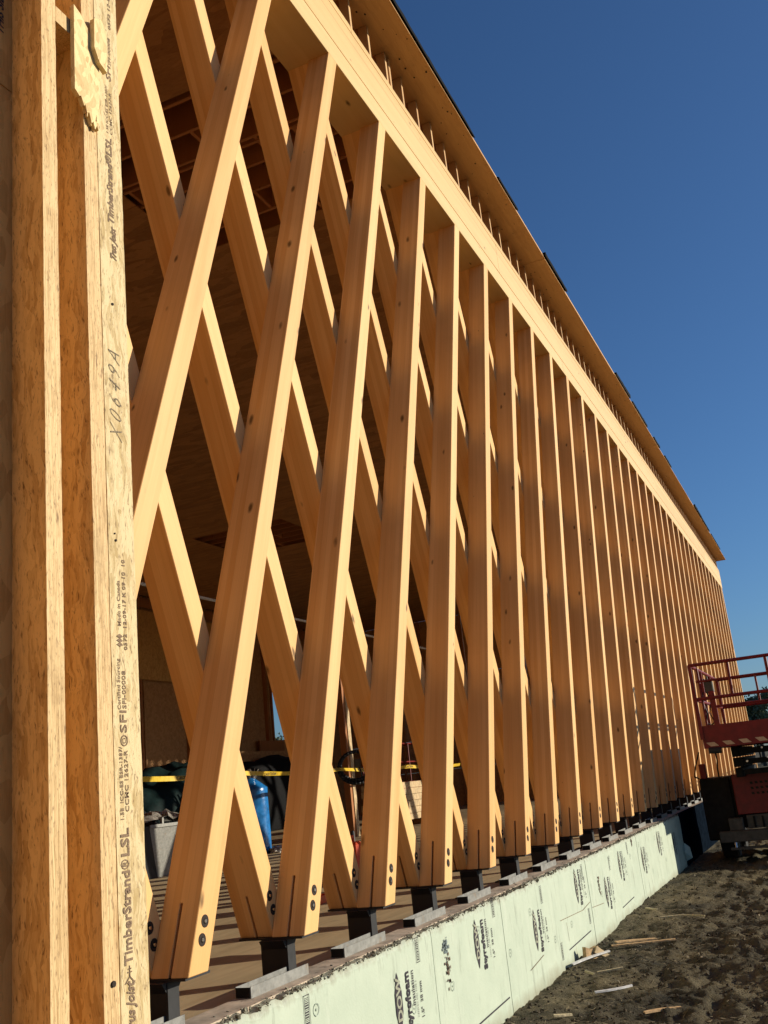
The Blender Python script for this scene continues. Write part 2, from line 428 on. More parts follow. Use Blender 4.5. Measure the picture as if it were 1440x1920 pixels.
# ------------------------------------------------------------------ foundation and foam
fw = thing('foundation_wall', 'low concrete foundation wall faced with pale green printed foam boards', 'foundation', (0, 0, 0))
bm = nb(); box(bm, -3.2, XE, -0.052, 0.121, GZ - 0.5, -0.187); obj('concrete_core', bm, M_CONC, fw)
bm = nb(); box(bm, 14.16, XE, -0.075, -0.054, GZ - 0.4, -0.186); obj('membrane', bm, M_MEMB_SHADE, fw)

def font_obj(name, text, size, mat, parent, loc, rot, shear=0.0, offset=0.0, sx=1.0):
    cu = bpy.data.curves.new(name, 'FONT'); cu.body = text; cu.size = size; cu.shear = shear; cu.offset = offset; cu.resolution_u = 2
    cu.align_x = 'LEFT'
    t = bpy.data.objects.new(name, cu); COL.objects.link(t)
    dg = bpy.context.evaluated_depsgraph_get()
    me = bpy.data.meshes.new_from_object(t.evaluated_get(dg))
    bpy.data.objects.remove(t); bpy.data.curves.remove(cu)
    me.name = name
    me.materials.clear(); me.materials.append(mat)
    o = bpy.data.objects.new(name, me); COL.objects.link(o); o.parent = parent
    R = rot.to_4x4() @ Matrix.Diagonal((sx, 1, 1, 1))
    o.matrix_local = Matrix.Translation(loc) @ R
    return o
# reading upwards on a face that looks towards -y : local x -> +z, local y -> -x, local z -> -y
R_UP = Matrix(((0, -1, 0), (0, 0, -1), (1, 0, 0)))
R_FLAT = Matrix(((1, 0, 0), (0, 0, -1), (0, 1, 0)))      # upright on a -y face

YF = -0.105
foam_x = [-3.2, -2.35, -0.95, 0.452, 1.854, 3.252, 4.66, 6.06, 7.46, 8.86, 10.26, 11.66, 13.06, 14.14]
boards = []
for k, (x0, x1) in enumerate(zip(foam_x, foam_x[1:])):
    x0 += 0.002; x1 -= 0.002
    dy = random.uniform(-0.004, 0.003)
    nxk, nzk = 46, 18
    bm = nb(); front = []
    for i in range(nxk + 1):
        x = x0 + (x1 - x0) * i / nxk
        top = -0.192 + 0.012 * noise.noise((x * 2.2, 3.3, 0)) + 0.014 * noise.noise((x * 13, 9.1, 0)) - 0.022 * max(0, noise.noise((x * 26, 1.7, 0.4)))
        colv = []
        for j in range(nzk + 1):
            t = j / nzk
            z = (GZ - 0.25) + (top - (GZ - 0.25)) * (1 - (1 - t) ** 1.25)
            y = YF + dy + 0.0025 * noise.noise((x * 3, z * 3, 4.0))
            if j == nzk: y += 0.008 + 0.012 * abs(noise.noise((x * 17, 0.3, 2.0)))
            if j == nzk - 1: y += 0.004 * abs(noise.noise((x * 22, 0.9, 2.0)))
            colv.append(bm.verts.new((x, y, z)))
        back = bm.verts.new((x, -0.054, top + 0.004 * noise.noise((x * 30, 0, 0)))); colv.append(back)
        front.append(colv)
    for i in range(nxk):
        for j in range(nzk + 1):
            bm.faces.new((front[i][j], front[i + 1][j], front[i + 1][j + 1], front[i][j + 1]))
    for side in (front[0], front[-1]):
        lo = bm.verts.new((side[0].co.x, -0.054, GZ - 0.25))
        bm.faces.new([lo] + side)
    b = obj('foam_board', bm, M_FOAM, fw)
    boards.append((b, x0, x1, YF + dy))
tag(boards[6][0], 'foam board with a printed diamond and a scuff below it')

def board_at(x):
    for b in boards:
        if b[1] - 0.01 <= x <= b[2] + 0.01: return b
    return boards[-1]

def diamond(bm, cx, cz, hw, hh, y):
    v = [bm.verts.new((cx + a, y, cz + c)) for a, c in ((0, -hh), (hw, 0), (0, hh), (-hw, 0))]
    bm.faces.new(v)

def foam_print(x, ztop, small=False, fade=1.0):
    b, _, _, y = board_at(x); yy = y - 0.004
    hh = 0.16; zc = ztop - hh
    bm = nb()
    # flattened hexagonal lozenge outline of the emblem with the word cut out as pale letters above it
    pts = [(0, -hh), (0.047, -0.052), (0.047, 0.052), (0, hh), (-0.047, 0.052), (-0.047, -0.052)]
    bm.faces.new([bm.verts.new((x + p[0], yy, zc + p[1])) for p in pts])
    obj('emblem', bm, M_INK, b)
    font_obj('print', 'DOW', 0.092, M_FOAM, b, (x + 0.032, yy - 0.0012, zc - 0.098), R_UP, offset=0.003, sx=0.95)
    font_obj('print', 'Styrofoam', 0.092, M_INK, b, (x + 0.165, yy, zc - 0.185), R_UP, offset=0.0035, sx=0.84)
    font_obj('print', 'insulation', 0.052, M_INK, b, (x + 0.235, yy, zc - 0.06), R_UP, offset=0.001, sx=0.95)
    font_obj('print', 'CAN/ULC S701 TYPE 4', 0.022, M_INK, b, (x + 0.27, yy, zc - 0.13), R_UP, sx=0.9)
    font_obj('print', '1.5"  38 mm', 0.045, M_INK, b, (x + 0.345, yy, zc - 0.15), R_UP, offset=0.001, sx=0.9)

def barcode(x, z):
    b, _, _, y = board_at(x); yy = y - 0.004
    bm = nb()
    for (a0, a1, c0, c1) in ((0, 0.004, 0, 0.13), (0.05, 0.054, 0, 0.13), (0, 0.054, -0.004, 0), (0, 0.054, 0.13, 0.134)):
        bm.faces.new([bm.verts.new((x + p, yy, z + q)) for p, q in ((a0, c0), (a1, c0), (a1, c1), (a0, c1))])
    q = 0.008
    while q < 0.12:
        h = random.choice((0.003, 0.005, 0.007))
        bm.faces.new([bm.verts.new((x + p, yy, z + r)) for p, r in ((0.012, q), (0.042, q), (0.042, q + h), (0.012, q + h))]); q += h + 0.004
    obj('barcode', bm, M_INK, b)

def ink_line(x0, z0, x1, z1, wd=0.006, m=None):
    b, _, _, y = board_at((x0 + x1) / 2); yy = y - 0.0045
    d = Vector((x1 - x0, 0, z1 - z0)).normalized(); p = Vector((-d.z, 0, d.x)) * wd / 2
    bm = nb()
    bm.faces.new([bm.verts.new(v) for v in (Vector((x0, yy, z0)) + p, Vector((x1, yy, z1)) + p, Vector((x1, yy, z1)) - p, Vector((x0, yy, z0)) - p)])
    obj('ink_line', bm, m or M_INK, b)

for x, zt in ((1.28, -0.30), (2.68, -0.33), (4.055, -0.255), (5.46, -0.39), (6.98, -0.24), (8.20, -0.45), (9.07, -0.27), (10.5, -0.35), (11.8, -0.26), (13.15, -0.38)):
    foam_print(x, zt)
for x, z in ((1.6, -0.36), (2.985, -0.335), (4.45, -0.30), (5.72, -0.38), (7.25, -0.37), (8.5, -0.42), (7.3, -0.78), (9.6, -0.36), (6.15, -0.9)):
    barcode(x, z)
for q in ((3.60, -0.895, 4.61, -0.868), (6.42, -0.865, 7.30, -0.845), (8.9, -0.86, 9.6, -0.84)): ink_line(*q, wd=0.010)
for q in ((6.255, -0.598, 7.1, -0.63), (7.1, -0.63, 7.43, -0.60), (7.48, -0.66, 8.0, -0.69), (5.2, -0.80, 5.6, -0.76), (6.45, -0.64, 6.46, -0.80)):
    ink_line(*q, wd=0.006, m=M_PENCIL)
for x, z in ((3.46, -0.335), (3.47, -0.47), (9.95, -0.25), (7.9, -0.5)):       # smudged ink stamps
    b, _, _, y = board_at(x); bm = nb()
    for k in range(26):
        cx = x + random.gauss(0, 0.022); cz = z + random.gauss(0, 0.045 if z < -0.4 else 0.02); r = random.uniform(0.006, 0.016)
        bm.faces.new([bm.verts.new((cx + r * math.cos(t) * random.uniform(.6, 1.2), y - 0.0042, cz + r * math.sin(t) * random.uniform(.6, 1.4))) for t in (0, 1.3, 2.5, 3.8, 5.1)])
    tag(obj('ink_smudge', bm, mat_plain('blue grey stamp ink', (0.16, 0.20, 0.20), 0.8) if x < 3.465 else M_INKBR, b), kind='stuff')
M_CAP = mat_plain('foam fastener cap', (0.37, 0.43, 0.35), 0.6)
for k in range(22):
    x = 1.1 + 0.62 * k + random.uniform(-.08, .08); z = random.choice((-0.32, -0.42, -0.58, -0.7)) + random.uniform(-.03, .03)
    b, x0_, x1_, y = board_at(x)
    bm = nb(); yy = y - 0.0035
    for j in range(18):
        t0, t1 = 2 * math.pi * j / 18, 2 * math.pi * (j + 1) / 18
        bm.faces.new([bm.verts.new((x + rr_ * math.cos(t), yy - (0.0012 if rr_ > 0.026 else 0), z + rr_ * math.sin(t))) for rr_, t in ((0.029, t0), (0.029, t1), (0.024, t1), (0.024, t0))])
    bm.faces.new([bm.verts.new((x + 0.007 * math.cos(t), yy - 0.0008, z + 0.007 * math.sin(t))) for t in [2 * math.pi * j / 8 for j in range(8)]])
    obj('fastener_cap', bm, M_CAP, b)
# torn flap of foam at the last board
bm = nb()
vv = [bm.verts.new(p) for p in ((14.12, -0.115, -0.63), (14.15, -0.19, -0.70), (14.14, -0.21, -0.86), (14.10, -0.116, -0.90), (14.02, -0.113, -0.76), (14.15, -0.16, -0.67), (14.17, -0.18, -0.84))]
for q in ((0, 1, 4), (1, 2, 4), (2, 3, 4), (0, 5, 1), (5, 6, 1), (6, 2, 1)): bm.faces.new([vv[i] for i in q])
obj('torn_flap', bm, M_FOAM, fw)
# crumbs and dirt along the ragged foam top
bm = nb()
for k in range(2600):
    x = random.uniform(0.8, 14.1); y = random.uniform(-0.112, -0.045) if random.random() < 0.9 else random.uniform(-0.05, 0.03)
    r = random.uniform(0.002, 0.007) * (1.0 if random.random() < 0.95 else 2.0)
    z = -0.191 + random.uniform(-0.010, 0.004)
    m = Matrix.Translation((x, y, z)) @ Matrix.Rotation(random.uniform(0, 6), 4, Vector((random.random(), random.random(), random.random() + .1)))
    box(bm, -r, r, -r * .7, r * .7, -r * .5, r * .5, mat=m)
tag(obj('foam_crumbs', bm, M_CRUMB, fw), kind='stuff')

# ------------------------------------------------------------------ lattice members
def member_mesh(name, z0, z1, s, yd0, depth, slot):
    """s=+1 leans away with height, -1 leans back. Object frame: local z along the length (rotated about y)."""
    ang = math.atan(A) * s
    inv = Matrix.Rotation(-ang, 3, 'Y')
    c = depth / 2; q = 0.006
    if slot and z0 == 0:
        prof = [(0, z0), (c - q, z0), (c - q, slot), (c + q, slot), (c + q, z0), (depth, z0), (depth, z1), (0, z1)]
    else:
        prof = [(0, z0), (depth, z0), (depth, z1), (0, z1)]
    bm = nb()
    L = []; Rr = []
    for y, z in prof:
        L.append(bm.verts.new(inv @ Vector((-W / 2 + s * A * z, yd0 + y, z))))
        Rr.append(bm.verts.new(inv @ Vector((W / 2 + s * A * z, yd0 + y, z))))
    bm.faces.new(L[::-1]); bm.faces.new(Rr)
    n = len(prof)
    for k in range(n):
        bm.faces.new((L[k], L[(k + 1) % n], Rr[(k + 1) % n], Rr[k]))
    bmesh.ops.recalc_face_normals(bm, faces=bm.faces[:])
    me = bpy.data.meshes.new(name); bm.to_mesh(me); bm.free(); me.materials.append(M_GLU)
    return me, ang

def bolt_mesh():
    bm = nb()
    tube(bm, (0, -0.0015, 0), (0, 0.004, 0), 0.0265, n=20, mi=0)
    tube(bm, (0, -0.0035, 0), (0, -0.0012, 0), 0.0125, n=6, mi=1)
    tube(bm, (0, -0.006, 0), (0, -0.0030, 0), 0.0075, 0.0085, n=10, mi=2)
    bmesh.ops.recalc_face_normals(bm, faces=bm.faces[:])
    me = bpy.data.meshes.new('bolt'); bm.to_mesh(me); bm.free()
    for m in (M_CUP, M_DKGREY, M_BOLT): me.materials.append(m)
    return me
BOLT = bolt_mesh()
cache = {}
def place_member(i, s, order):
    cx = i - W / 2 if s > 0 else i + E0 - W / 2
    if s > 0:
        z0 = max(0.0, (XS + W - i) / A); z1 = min(H, (XE - 0.13 - i) / A)
    else:
        z0 = max(0.0, (i + E0 - XE + 0.13) / A); z1 = min(H, (i + E0 - W - XS) / A)
    if z1 - z0 < 0.4: return
    z1 += 0.003 if z1 == H else 0
    key = (s, round(z0, 3), round(z1, 3))
    if key not in cache:
        cache[key] = member_mesh('diagonal_beam', z0, z1, s, 0.0 if s > 0 else D1 + 0.0005, D1 if s > 0 else D2, 0.282 if s > 0 else 0.21)
    me, ang = cache[key]
    o = link_mesh('diagonal_beam', me, None, (cx, 0, 0)); o.rotation_euler = (0, ang, 0)
    md = o.modifiers.new('bevel', 'BEVEL'); md.width = 0.003; md.segments = 1; md.limit_method = 'ANGLE'
    if s > 0:
        if i < -1: lab = 'outer glulam diagonal beyond the near end, ' + ORD[-i] + ' one hidden behind the stud wall'
        elif i == -1: lab = 'outer sunlit glulam diagonal at the top left corner, mostly hidden by the stud wall'
        elif i == 0: lab = 'outer sunlit glulam diagonal leaning away, its foot hidden behind the stud wall'
        elif z1 < H - .01: lab = 'outer diagonal cut short by the far end post, on the ' + ORD[i] + ' foot'
        else: lab = 'outer sunlit diagonal leaning away, on the ' + ORD[i] + ' foot right of the stud wall'
    else:
        if i == 0: lab = 'inner glulam diagonal hidden behind the stud wall at the near end'
        elif z0 > 0: lab = 'inner glulam diagonal springing from the far end post, ' + ORD[i - 34] + ' one up that post'
        else: lab = 'inner diagonal leaning back from the ' + ORD[i] + ' foot right of the stud wall'
    tag(o, lab, 'beam', 'diagonal glulam beams of the lattice wall')
    if z0 == 0:
        yb = -0.0005 if s > 0 else D1
        for zb in (0.201, 0.130):
            x = s * A * zb - 0.012
            p = Matrix.Rotation(-ang, 3, 'Y') @ Vector((x, yb, zb))
            b = link_mesh('bolt', BOLT, o, p)
for k, i in enumerate(range(-3, 35)): place_member(i, 1, (i + 1) if i >= 0 else (i + 4))
for k, i in enumerate(range(0, 38)): place_member(i, -1, i + 1)

# corner posts of the lattice
for x, lab in ((XS - 0.07, 'upright glulam post closing the near end of the lattice wall'), (XE, 'upright glulam post closing the far end of the lattice wall')):
    bm = nb(); box(bm, -0.065, 0.065, 0.002, D1 + D2, -0.18, H + 0.002)
    o = obj('end_post', bm, M_GLU, bevel=0.003); o.location = (x, 0, 0); tag(o, lab, 'post')

# steel brackets under each pair of feet
bm = nb(); box(bm, -0.150, 0.030, 0.012, D1 + D2 - 0.006, -0.011, -0.0006); PLATE = obj('top_plate', bm, M_BLACK).data
bm = nb(); box(bm, -0.160, -0.082, 0.095, 0.250, FLOOR_Z + 0.010, -0.0112); POST = obj('post', bm, M_BLACK, bevel=0).data
bm = nb(); box(bm, -0.19, -0.05, 0.125, 0.30, FLOOR_Z + 0.0005, FLOOR_Z + 0.0098); BASE = obj('base_plate', bm, M_BLACK).data
GUSM = []
for s in (-1, 1):
    bm = nb()
    v = [bm.verts.new(p) for p in ((-0.121 + s * 0.038, 0.10, -0.055), (-0.121 + s * 0.038, 0.10, -0.0113), (-0.121 + s * 0.072, 0.10, -0.0113))]
    w_ = [bm.verts.new(q.co + Vector((0, 0.14, 0))) for q in v]
    bm.faces.new(v); bm.faces.new(w_[::-1])
    for a in range(3): bm.faces.new((v[a], w_[a], w_[(a + 1) % 3], v[(a + 1) % 3]))
    GUSM.append(obj('gusset', bm, M_BLACK).data)
for o in [o for o in COL.objects if o.name in ('top_plate', 'post', 'base_plate', 'gusset', 'gusset.001')]: bpy.data.objects.remove(o)
for i in range(0, 35):
    t = thing('steel_bracket', ('black steel bracket under the ' + ORD[i] + ' beam feet right of the stud wall' if i else 'black steel bracket hidden behind the stud wall at the near end'), 'bracket', (i, 0, 0), 0, 'steel brackets under the beam feet')
    for nm, me in (('top_plate', PLATE), ('post', POST), ('base_plate', BASE), ('gusset', GUSM[0]), ('gusset', GUSM[1])):
        link_mesh(nm, me, t)

# galvanised channel segments on the kerb between the brackets
bm = nb(); t_ = 0.004
box(bm, 0.0, 0.54, 0.0, 0.085, 0.0, t_); box(bm, 0.0, 0.54, 0.0, t_, t_, 0.050); box(bm, 0.0, 0.54, 0.085 - t_, 0.085, t_, 0.050)
CH = obj('web', bm, M_STEEL)
CHM = CH.data; bpy.data.objects.remove(CH)
bm = nb(); box(bm, -0.0035, -0.0002, 0.0045, 0.0805, 0.0042, 0.047); c_ = obj('end_cap', bm, M_DKGREY); CAPM = c_.data; bpy.data.objects.remove(c_)
for i in range(1, 34):
    r = random.Random(i)
    t = thing('steel_channel', 'open steel channel just before the ' + ORD[i] + ' bracket right of the stud wall', 'channel',
              (i - 0.655 + r.uniform(-.03, .03), 0.026 + r.uniform(-.004, .004), -0.1868), r.uniform(-.012, .012), 'steel channels on the foundation kerb')
    link_mesh('channel', CHM, t); link_mesh('end_cap', CAPM, t)

# ------------------------------------------------------------------ header beams
hd = thing('header_beam', 'long sunlit glulam header over the lattice with two top plates', 'beam', (0, 0, H))
ZB = [(6.4926, 6.698, 'lower_beam', 0.0), (6.7015, 7.105, 'upper_beam', -0.003), (7.107, 7.145, 'top_plate', -0.006), (7.147, 7.190, 'top_plate', -0.001)]
splits = {'lower_beam': [-1.4, 11.2, 24.0, 35.0], 'upper_beam': [-1.4, 8.05, 20.3, 30.1, 35.0], 'top_plate': [-1.4, 3.9, 8.8, 13.6, 18.5, 23.4, 28.3, 35.0]}
for z0, z1, nm, yo in ZB:
    sp = splits[nm]
    for a, b in zip(sp, sp[1:]):
        bm = nb(); box(bm, a + 0.002, b - 0.002, yo, 0.395, z0 - H, z1 - H)
        o = obj(nm, bm, M_BEAM, hd, bevel=0.003)

# ------------------------------------------------------------------ roof
roof = thing('roof', 'timber roof with close-set trusses and a plywood eave soffit edged in black felt', 'roof', (0, 0, 0))
ZT = 7.1915; ZSOF = 7.537
bm = nb()
box(bm, -0.019, 0.019, 0.003, 0.092, ZT, 7.528, mi=1)                # heel
box(bm, -0.019, 0.019, 0.096, YB + 0.2, ZT, ZT + 0.345)        # deep bottom chord
pk = 8.0
def chord(p0, p1, h=0.089):
    d = (Vector(p1) - Vector(p0)).normalized(); u = Vector((0, -d.z, d.y)) * h
    vs_ = []
    for x in (-0.019, 0.019):
        vs_.append([bm.verts.new((x, *q)) for q in ((p0[1], p0[2]), (p1[1], p1[2]), (p1[1] + u.y, p1[2] + u.z), (p0[1] + u.y, p0[2] + u.z))])
    a, b = vs_
    bm.faces.new(a); bm.faces.new(b[::-1])
    for k in range(4): bm.faces.new((a[k], b[k], b[(k + 1) % 4], a[(k + 1) % 4]))
chord((0, 0.097, 7.477), (0, pk, 9.1), 0.05); chord((0, pk, 9.1), (0, 2 * pk - 0.1, 7.477), 0.05)
ups = [2.2, 3.6, 5.6, 8.0, 10.4, 12.4, 13.8]
for q0, q1 in zip(ups, ups[1:]):
    zt = lambda y: 7.477 + (9.1 - 7.477) * (1 - abs(y - pk) / (pk - 0.097))
    chord((0, q0, ZT + 0.347), (0, q1, zt(q1) - 0.01), 0.064)
    chord((0, q1, zt(q1) - 0.06), (0, q1 + 0.001, ZT + 0.347), 0.064)
bmesh.ops.recalc_face_normals(bm, faces=bm.faces[:])
TRS = []
for off in (1.1, 2.0, 1.5):
    b2 = bm.copy(); y = off
    while y < YB - 0.5:
        box(b2, 0.0195, 0.384, y, y + 0.038, ZT + 0.012, ZT + 0.27); y += 2.05
    bmesh.ops.recalc_face_normals(b2, faces=b2.faces[:])
    me = bpy.data.meshes.new('truss'); b2.to_mesh(me); b2.free(); me.materials.append(M_TRUSS_SHADE); me.materials.append(M_HEEL_LIT); TRS.append(me)
bm.free(); TR = TRS[0]
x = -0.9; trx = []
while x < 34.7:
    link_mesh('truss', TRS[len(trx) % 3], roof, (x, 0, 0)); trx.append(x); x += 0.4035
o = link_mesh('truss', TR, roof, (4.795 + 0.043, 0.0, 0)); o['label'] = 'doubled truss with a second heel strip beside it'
# closure panels behind the heels
for a, b in ((-1, 3.8), (3.8, 8.65), (8.65, 13.5), (13.5, 18.4), (18.4, 23.2), (23.2, 28.0), (28.0, 34.75)):
    bm = nb(); box(bm, a + .002, b - .002, 0.63, 0.642, ZT + 0.001, 7.68); obj('closure_panel', bm, M_PLY, roof)
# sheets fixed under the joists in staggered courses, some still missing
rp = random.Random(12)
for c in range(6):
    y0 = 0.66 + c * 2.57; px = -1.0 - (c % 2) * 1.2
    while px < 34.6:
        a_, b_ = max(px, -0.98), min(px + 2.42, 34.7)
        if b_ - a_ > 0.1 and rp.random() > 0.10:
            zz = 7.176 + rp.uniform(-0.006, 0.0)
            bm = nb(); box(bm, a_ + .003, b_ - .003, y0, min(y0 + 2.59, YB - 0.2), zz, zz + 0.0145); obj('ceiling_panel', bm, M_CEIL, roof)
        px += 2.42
# soffit panels and deck
seams = [-1.2, 4.66, 9.54, 14.41, 19.22, 24.5, 29.8, 35.05]
for k, (a, b) in enumerate(zip(seams, seams[1:])):
    dz = random.uniform(-0.003, 0.003)
    bm = nb(); box(bm, a + .0025, b - .0025, -0.312 + random.uniform(-.006, .006), 0.13, ZSOF + dz, ZSOF + 0.013 + dz); obj('soffit_panel', bm, M_PLY, roof)
bm = nb()
for sgn in (0, 1):
    y0, y1 = (-0.30, pk) if sgn == 0 else (pk, 2 * pk + 0.3)
    z0_, z1_ = (7.556, 9.30) if sgn == 0 else (9.30, 7.556)
    v = [bm.verts.new(p) for p in ((-1.2, y0, z0_), (35.05, y0, z0_), (35.05, y1, z1_), (-1.2, y1, z1_))]
    w_ = [bm.verts.new(q.co + Vector((0, 0, 0.03))) for q in v]
    bm.faces.new(v); bm.faces.new(w_[::-1])
    for k in range(4): bm.faces.new((v[k], v[(k + 1) % 4], w_[(k + 1) % 4], w_[k]))
obj('roof_deck', bm, M_OSB, roof)
bm = nb()
rn = random.Random(4)
for k in range(150):
    x = 3.2 + 31 * rn.random() ** 1.3; y = rn.uniform(-0.27, 0.02); q = rn.uniform(0.004, 0.010)
    bm.faces.new([bm.verts.new((x + q * 1.5 * math.cos(t), y + q * math.sin(t), ZSOF - 0.0045)) for t in (0, 1, 2.1, 3.1, 4.2, 5.2)])
tag(obj('knots_and_nails', bm, M_CUP, roof), kind='stuff')
def felt(x0, x1, h0, h1, out):
    bm = nb(); n_ = max(4, int((x1 - x0) / 0.15)); L0 = []; L1 = []
    for k in range(n_ + 1):
        t = k / n_; xx = x0 + (x1 - x0) * t
        hh = h0 + (h1 - h0) * t + 0.02 * noise.noise((xx * 5, 2, 0)); oo = out * (0.6 + 0.8 * abs(noise.noise((xx * 3, 5, 0))))
        L0.append([bm.verts.new((xx, -0.322 - oo, ZSOF + 0.016)), bm.verts.new((xx, -0.326 - oo, ZSOF + 0.022 + hh)), bm.verts.new((xx, -0.28, ZSOF + 0.07)), bm.verts.new((xx, -0.28, ZSOF + 0.062))])
    for p, q in zip(L0, L0[1:]):
        for k in range(4): bm.faces.new((p[k], q[k], q[(k + 1) % 4], p[(k + 1) % 4]))
    bm.faces.new(L0[0]); bm.faces.new(L0[-1][::-1])
    obj('felt_strip', bm, M_FELT, roof)
for q in ((3.2, 5.1, .05, .02, .012), (5.1, 6.5, .035, .012, .008), (7.4, 8.2, .02, .02, .006), (9.5, 10.75, .05, .03, .02), (14.5, 15.9, .05, .07, .02), (16.2, 17.9, .04, .05, .012),
          (18.8, 19.6, .05, .04, .012), (20.4, 21.4, .05, .03, .012), (25.9, 27.6, .08, .06, .02), (27.7, 29.7, .05, .04, .012), (30.2, 33.0, .035, .03, .008), (-1.2, 2.6, .03, .03, .008)):
    felt(*q)

# ------------------------------------------------------------------ strand lumber stud wall at the left
YL = -1.28
sw = thing('stud_wall', 'unfinished wall of strand lumber studs and strand board sheathing at the left edge', 'wall', (0, 0, 0))
def stud(x0, x1, y0, y1, m, label=None, z1=4.4):
    bm = nb(); nz = 260; rows = []
    for k in range(nz + 1):
        z = -0.14 + (z1 + 0.14) * k / nz; row = []
        for q, (x, y) in enumerate(((x0, y0), (x1, y0), (x1, y1), (x0, y1))):
            jx = 0.0009 * noise.noise((z * 34, q * 3.1, x0 * 9)) + 0.0007 * noise.noise((z * 9, q * 7.7, x0 * 5))
            jy = 0.0006 * noise.noise((z * 31, q * 5.3, x1 * 9))
            row.append(bm.verts.new((x + jx, y + jy, z)))
        rows.append(row)
    for p, q in zip(rows, rows[1:]):
        for k in range(4):
            f = bm.faces.new((p[k], p[(k + 1) % 4], q[(k + 1) % 4], q[k])); f.material_index = 1 if k in (1, 3) else 0
    bm.faces.new(rows[0][::-1]); bm.faces.new(rows[-1])
    o = obj('stud', bm, [m, M_LSLS], sw)
    if label: o['label'] = label
    return o
stud(-1.352, -1.305, YL, YL + 0.089, M_LSLE)
stud(-1.2115, -1.1655, YL, YL + 0.089, M_LSLE)
STUD = stud(-1.1640, -1.0750, YL - 0.001, YL + 0.043, M_LSL, 'stud turned flat with dark stamped lettering running up it')
stud(-1.76, -1.713, YL, YL + 0.089, M_LSLE); stud(-2.2, -2.153, YL, YL + 0.089, M_LSLE)
for z0, z1 in ((-0.14, 2.30), (2.304, 4.4)):
    bm = nb(); box(bm, -2.35, -1.20, YL + 0.0895, YL + 0.101, z0, z1); obj('sheathing_panel', bm, M_OSB, sw)
bm = nb(); box(bm, -1.3045, -1.2120, YL + 0.002, YL + 0.087, 2.505, 2.549); obj('blocking', bm, M_LSLE, sw)
bm = nb(); box(bm, -2.35, -1.075, YL - 0.001, YL + 0.10, -0.185, -0.1405); obj('bottom_plate', bm, M_LSLE, sw)
bm = nb(); box(bm, -2.35, -1.075, YL - 0.001, YL + 0.10, 4.4005, 4.445); obj('top_plate', bm, M_LSLE, sw)
bm = nb(); box(bm, -2.35, -1.06, YL + 0.0, -0.054, GZ - 0.4, -0.1855); tag(obj('bump_out_base', bm, M_CONC), 'concrete base under the strand lumber stud wall', 'foundation')

# torn scrap of strand board nailed across the stud, and a smaller chip on it
sc = thing('board_scrap', 'torn piece of strand board nailed high on the stud, lower edge ragged', 'board', (-1.21, YL - 0.0135, 2.45))
def slab(bm, pts, y0, y1):
    a = [bm.verts.new((p[0], y0, p[1])) for p in pts]; b = [bm.verts.new((p[0], y1, p[1])) for p in pts]
    bm.faces.new(a); bm.faces.new(b[::-1])
    for k in range(len(pts)): bm.faces.new((a[k], a[(k + 1) % len(pts)], b[(k + 1) % len(pts)], b[k]))
bm = nb()
pts = [(-0.044, 0.135), (-0.046, -0.112), (-0.030, -0.122), (-0.024, -0.118), (-0.014, -0.140), (-0.010, -0.133), (-0.004, -0.152), (0.004, -0.147), (0.012, -0.172), (0.018, -0.163), (0.024, -0.183), (0.031, -0.166), (0.036, -0.178), (0.040, -0.120), (0.046, -0.02), (0.042, 0.06), (0.006, 0.10), (-0.02, 0.125)]
slab(bm, pts, 0, 0.012)
M_SCRAP = mat_osb('torn strand board', (0.80, 0.60, 0.30), (0.50, 0.32, 0.13), (70, 70, 45), warp=0.10, contrast=1.3)
obj('scrap', bm, M_SCRAP, sc)
bm = nb(); slab(bm, [(0.014, 0.132), (0.012, 0.045), (0.030, 0.012), (0.058, 0.0), (0.060, 0.125), (0.04, 0.15)], -0.014, -0.0005); obj('chip', bm, M_SCRAP, sc)
bm = nb()
for k in range(5):
    px = random.uniform(0.0, 0.036); pz = random.uniform(-0.175, -0.15)
    bar(bm, (px, 0.006, pz + .03), (px + random.uniform(-.014, .014), random.uniform(-.006, .01), pz - random.uniform(0.0, .012)), 0.007, 0.002)
obj('splinters', bm, M_SCRAP, sc)

YT = YL - 0.0022
def stamp(text, size, x, z, m=M_INKBR, off=0.0004, sx=1.0, shear=0.0):
    return font_obj('stamp', text, size, m, STUD, (x, YT, z), R_UP, shear, off, sx)
def stamp_fit(text, x, z0, z1, size, m=M_INKBR, off=0.0004, shear=0.0):
    o = stamp(text, size, x, z0, m, off, 1.0, shear)
    ext = max(v.co.x for v in o.data.vertices) - min(v.co.x for v in o.data.vertices)
    o.matrix_local = Matrix.Translation((x, YT, z0)) @ R_UP.to_4x4() @ Matrix.Diagonal(((z1 - z0) / ext, 1, 1, 1))
    return o
def mat_ink(name, ink, ground, scale, lo, hi):
    n = NT(name); f = n.noise(n.coords(False), scale, 3, 0.7)
    return n.fin(n.ramp(f, [(lo, c4(ink)), (hi, c4(ground))]), 0.8, 0, 0.1)
M_STAMP = mat_ink('worn violet brown stamp', (0.13, 0.08, 0.065), (0.45, 0.32, 0.17), 520, 0.42, 0.72)
stamp_fit('TimberStrand', -1.1265, 0.385, 0.560, 0.034, M_STAMP, 0.0010)
stamp_fit('\u00ae', -1.1285, 0.562, 0.582, 0.034, M_STAMP, 0.0003)
stamp_fit('LSL', -1.1265, 0.585, 0.640, 0.036, M_STAMP, 0.0010)
stamp_fit('Trus Joist', -1.1235, 0.255, 0.352, 0.034, M_STAMP, 0.0010, 0.35)
bm = nb()
